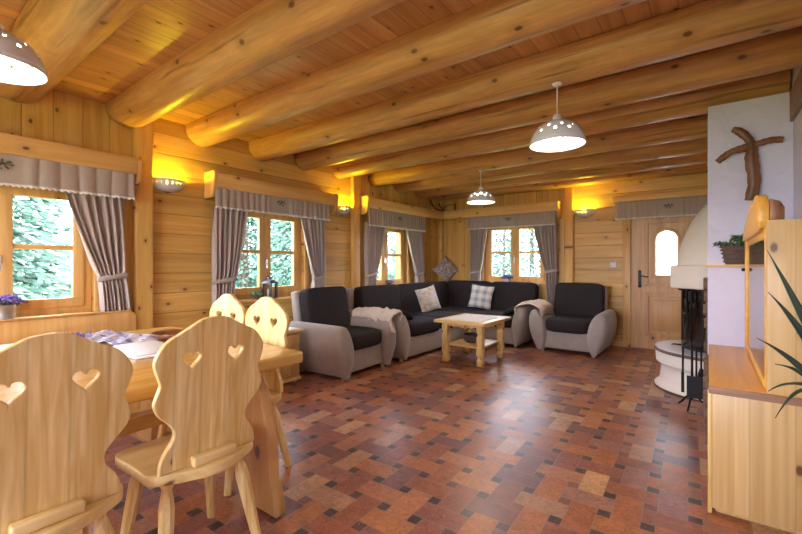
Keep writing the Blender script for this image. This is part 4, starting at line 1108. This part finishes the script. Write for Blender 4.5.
spots = [(-10.6, 4.4, .8, 'fir tree outside at the right edge of the large window view'),
 (-15.0, 1.4, 1.5, 'tall fir tree standing further back outside the large window'),
 (-9.2, 7.4, .62, 'fir tree outside the middle window, nearest to it'), (-13.6, 8.6, 1.25, 'tall fir tree outside the left panes of the middle window'),
 (-12.8, 12.2, 1.0, 'fir tree outside the right panes of the middle window'), (-18.5, 12.8, 1.7, 'tallest fir tree in the back row outside the middle window'),
 (-10.6, 14.4, .62, 'fir tree outside the third window'), (-16.8, 19.8, 1.1, 'fir tree further back outside the third window'),
 (-6.6, 15.8, .60, 'fir tree outside the right panes of the back wall window'), (-12.2, 22.8, .9, 'fir tree outside the left panes of the back wall window'),
 (-9.0, 26.0, 1.3, 'tall fir tree further back outside the back wall window')]
for i, (x, y, s_, lab) in enumerate(spots): fir_tree(x, y, s_, lab, i * 1.3 + .4, f0)
vp = build('veranda_post', MB().box(-3.87, -3.67, 8.0, 8.2, -.12, 3.0), 'beam', bevel=.02); tag(vp, 'wooden veranda post outside the left panes of the back wall window', 'post')

# ------------------------------------------------------------------ world, sun, lights
w = bpy.data.worlds.new('World'); SC.world = w; w.use_nodes = True
nt = w.node_tree; bg = nt.nodes['Background']
bg.inputs[0].default_value = (.80, .84, 1.0, 1); bg.inputs[1].default_value = 11.0
sun = bpy.data.lights.new('sun', 'SUN'); sun.energy = 9; sun.angle = .05; sun.color = (1, .97, .9)
so = bpy.data.objects.new('sun', sun); COL.objects.link(so); so.rotation_euler = (math.radians(38), 0, math.radians(60))
def portal(x, y, z, sx, sz, rot):
    l_ = bpy.data.lights.new('opening_portal', 'AREA'); l_.shape = 'RECTANGLE'; l_.size = sx; l_.size_y = sz
    l_.cycles.is_portal = True
    o = bpy.data.objects.new('opening_portal', l_); COL.objects.link(o); o.location = (x, y, z); o.rotation_euler = rot
for k in (1, 2, 3):
    h = W[k]; portal(L - WT - .02, (h[0] + h[1]) / 2, (h[2] + h[3]) / 2, h[1] - h[0], h[3] - h[2], (PI / 2, 0, -PI / 2))
portal((W4[0] + W4[1]) / 2, B + WT + .02, 1.38, 1.2, 1.03, (PI / 2, 0, PI))
portal(L - WT - .02, -1.3, 1.31, 1.2, 1.02, (PI / 2, 0, -PI / 2))
portal(-1.85, FR - WT - .02, 1.5, 2.9, 1.4, (PI / 2, 0, 0))  # guides sky fill through the added opening behind the camera

# ------------------------------------------------------------------ camera
cam = bpy.data.cameras.new('camera'); co_ = bpy.data.objects.new('camera', cam); COL.objects.link(co_)
cam.sensor_width = 36; cam.lens = 410 / 802 * 36; cam.clip_start = .02; cam.clip_end = 300
cam.shift_y = (265 - 267) / 802
co_.location = (0, 0, 1.2); co_.rotation_euler = (PI / 2, 0, math.radians(36.8))
SC.camera = co_
SC.view_settings.view_transform = 'Standard'; SC.view_settings.look = 'None'
SC.view_settings.exposure = 1.12; SC.view_settings.gamma = 1; SC.view_settings.use_curve_mapping = False
cy = SC.cycles
cy.use_denoising = True; cy.sample_clamp_indirect = 8; cy.max_bounces = 9; cy.diffuse_bounces = 5; cy.glossy_bounces = 4
cy.transparent_max_bounces = 12; cy.caustics_reflective = False; cy.caustics_refractive = False
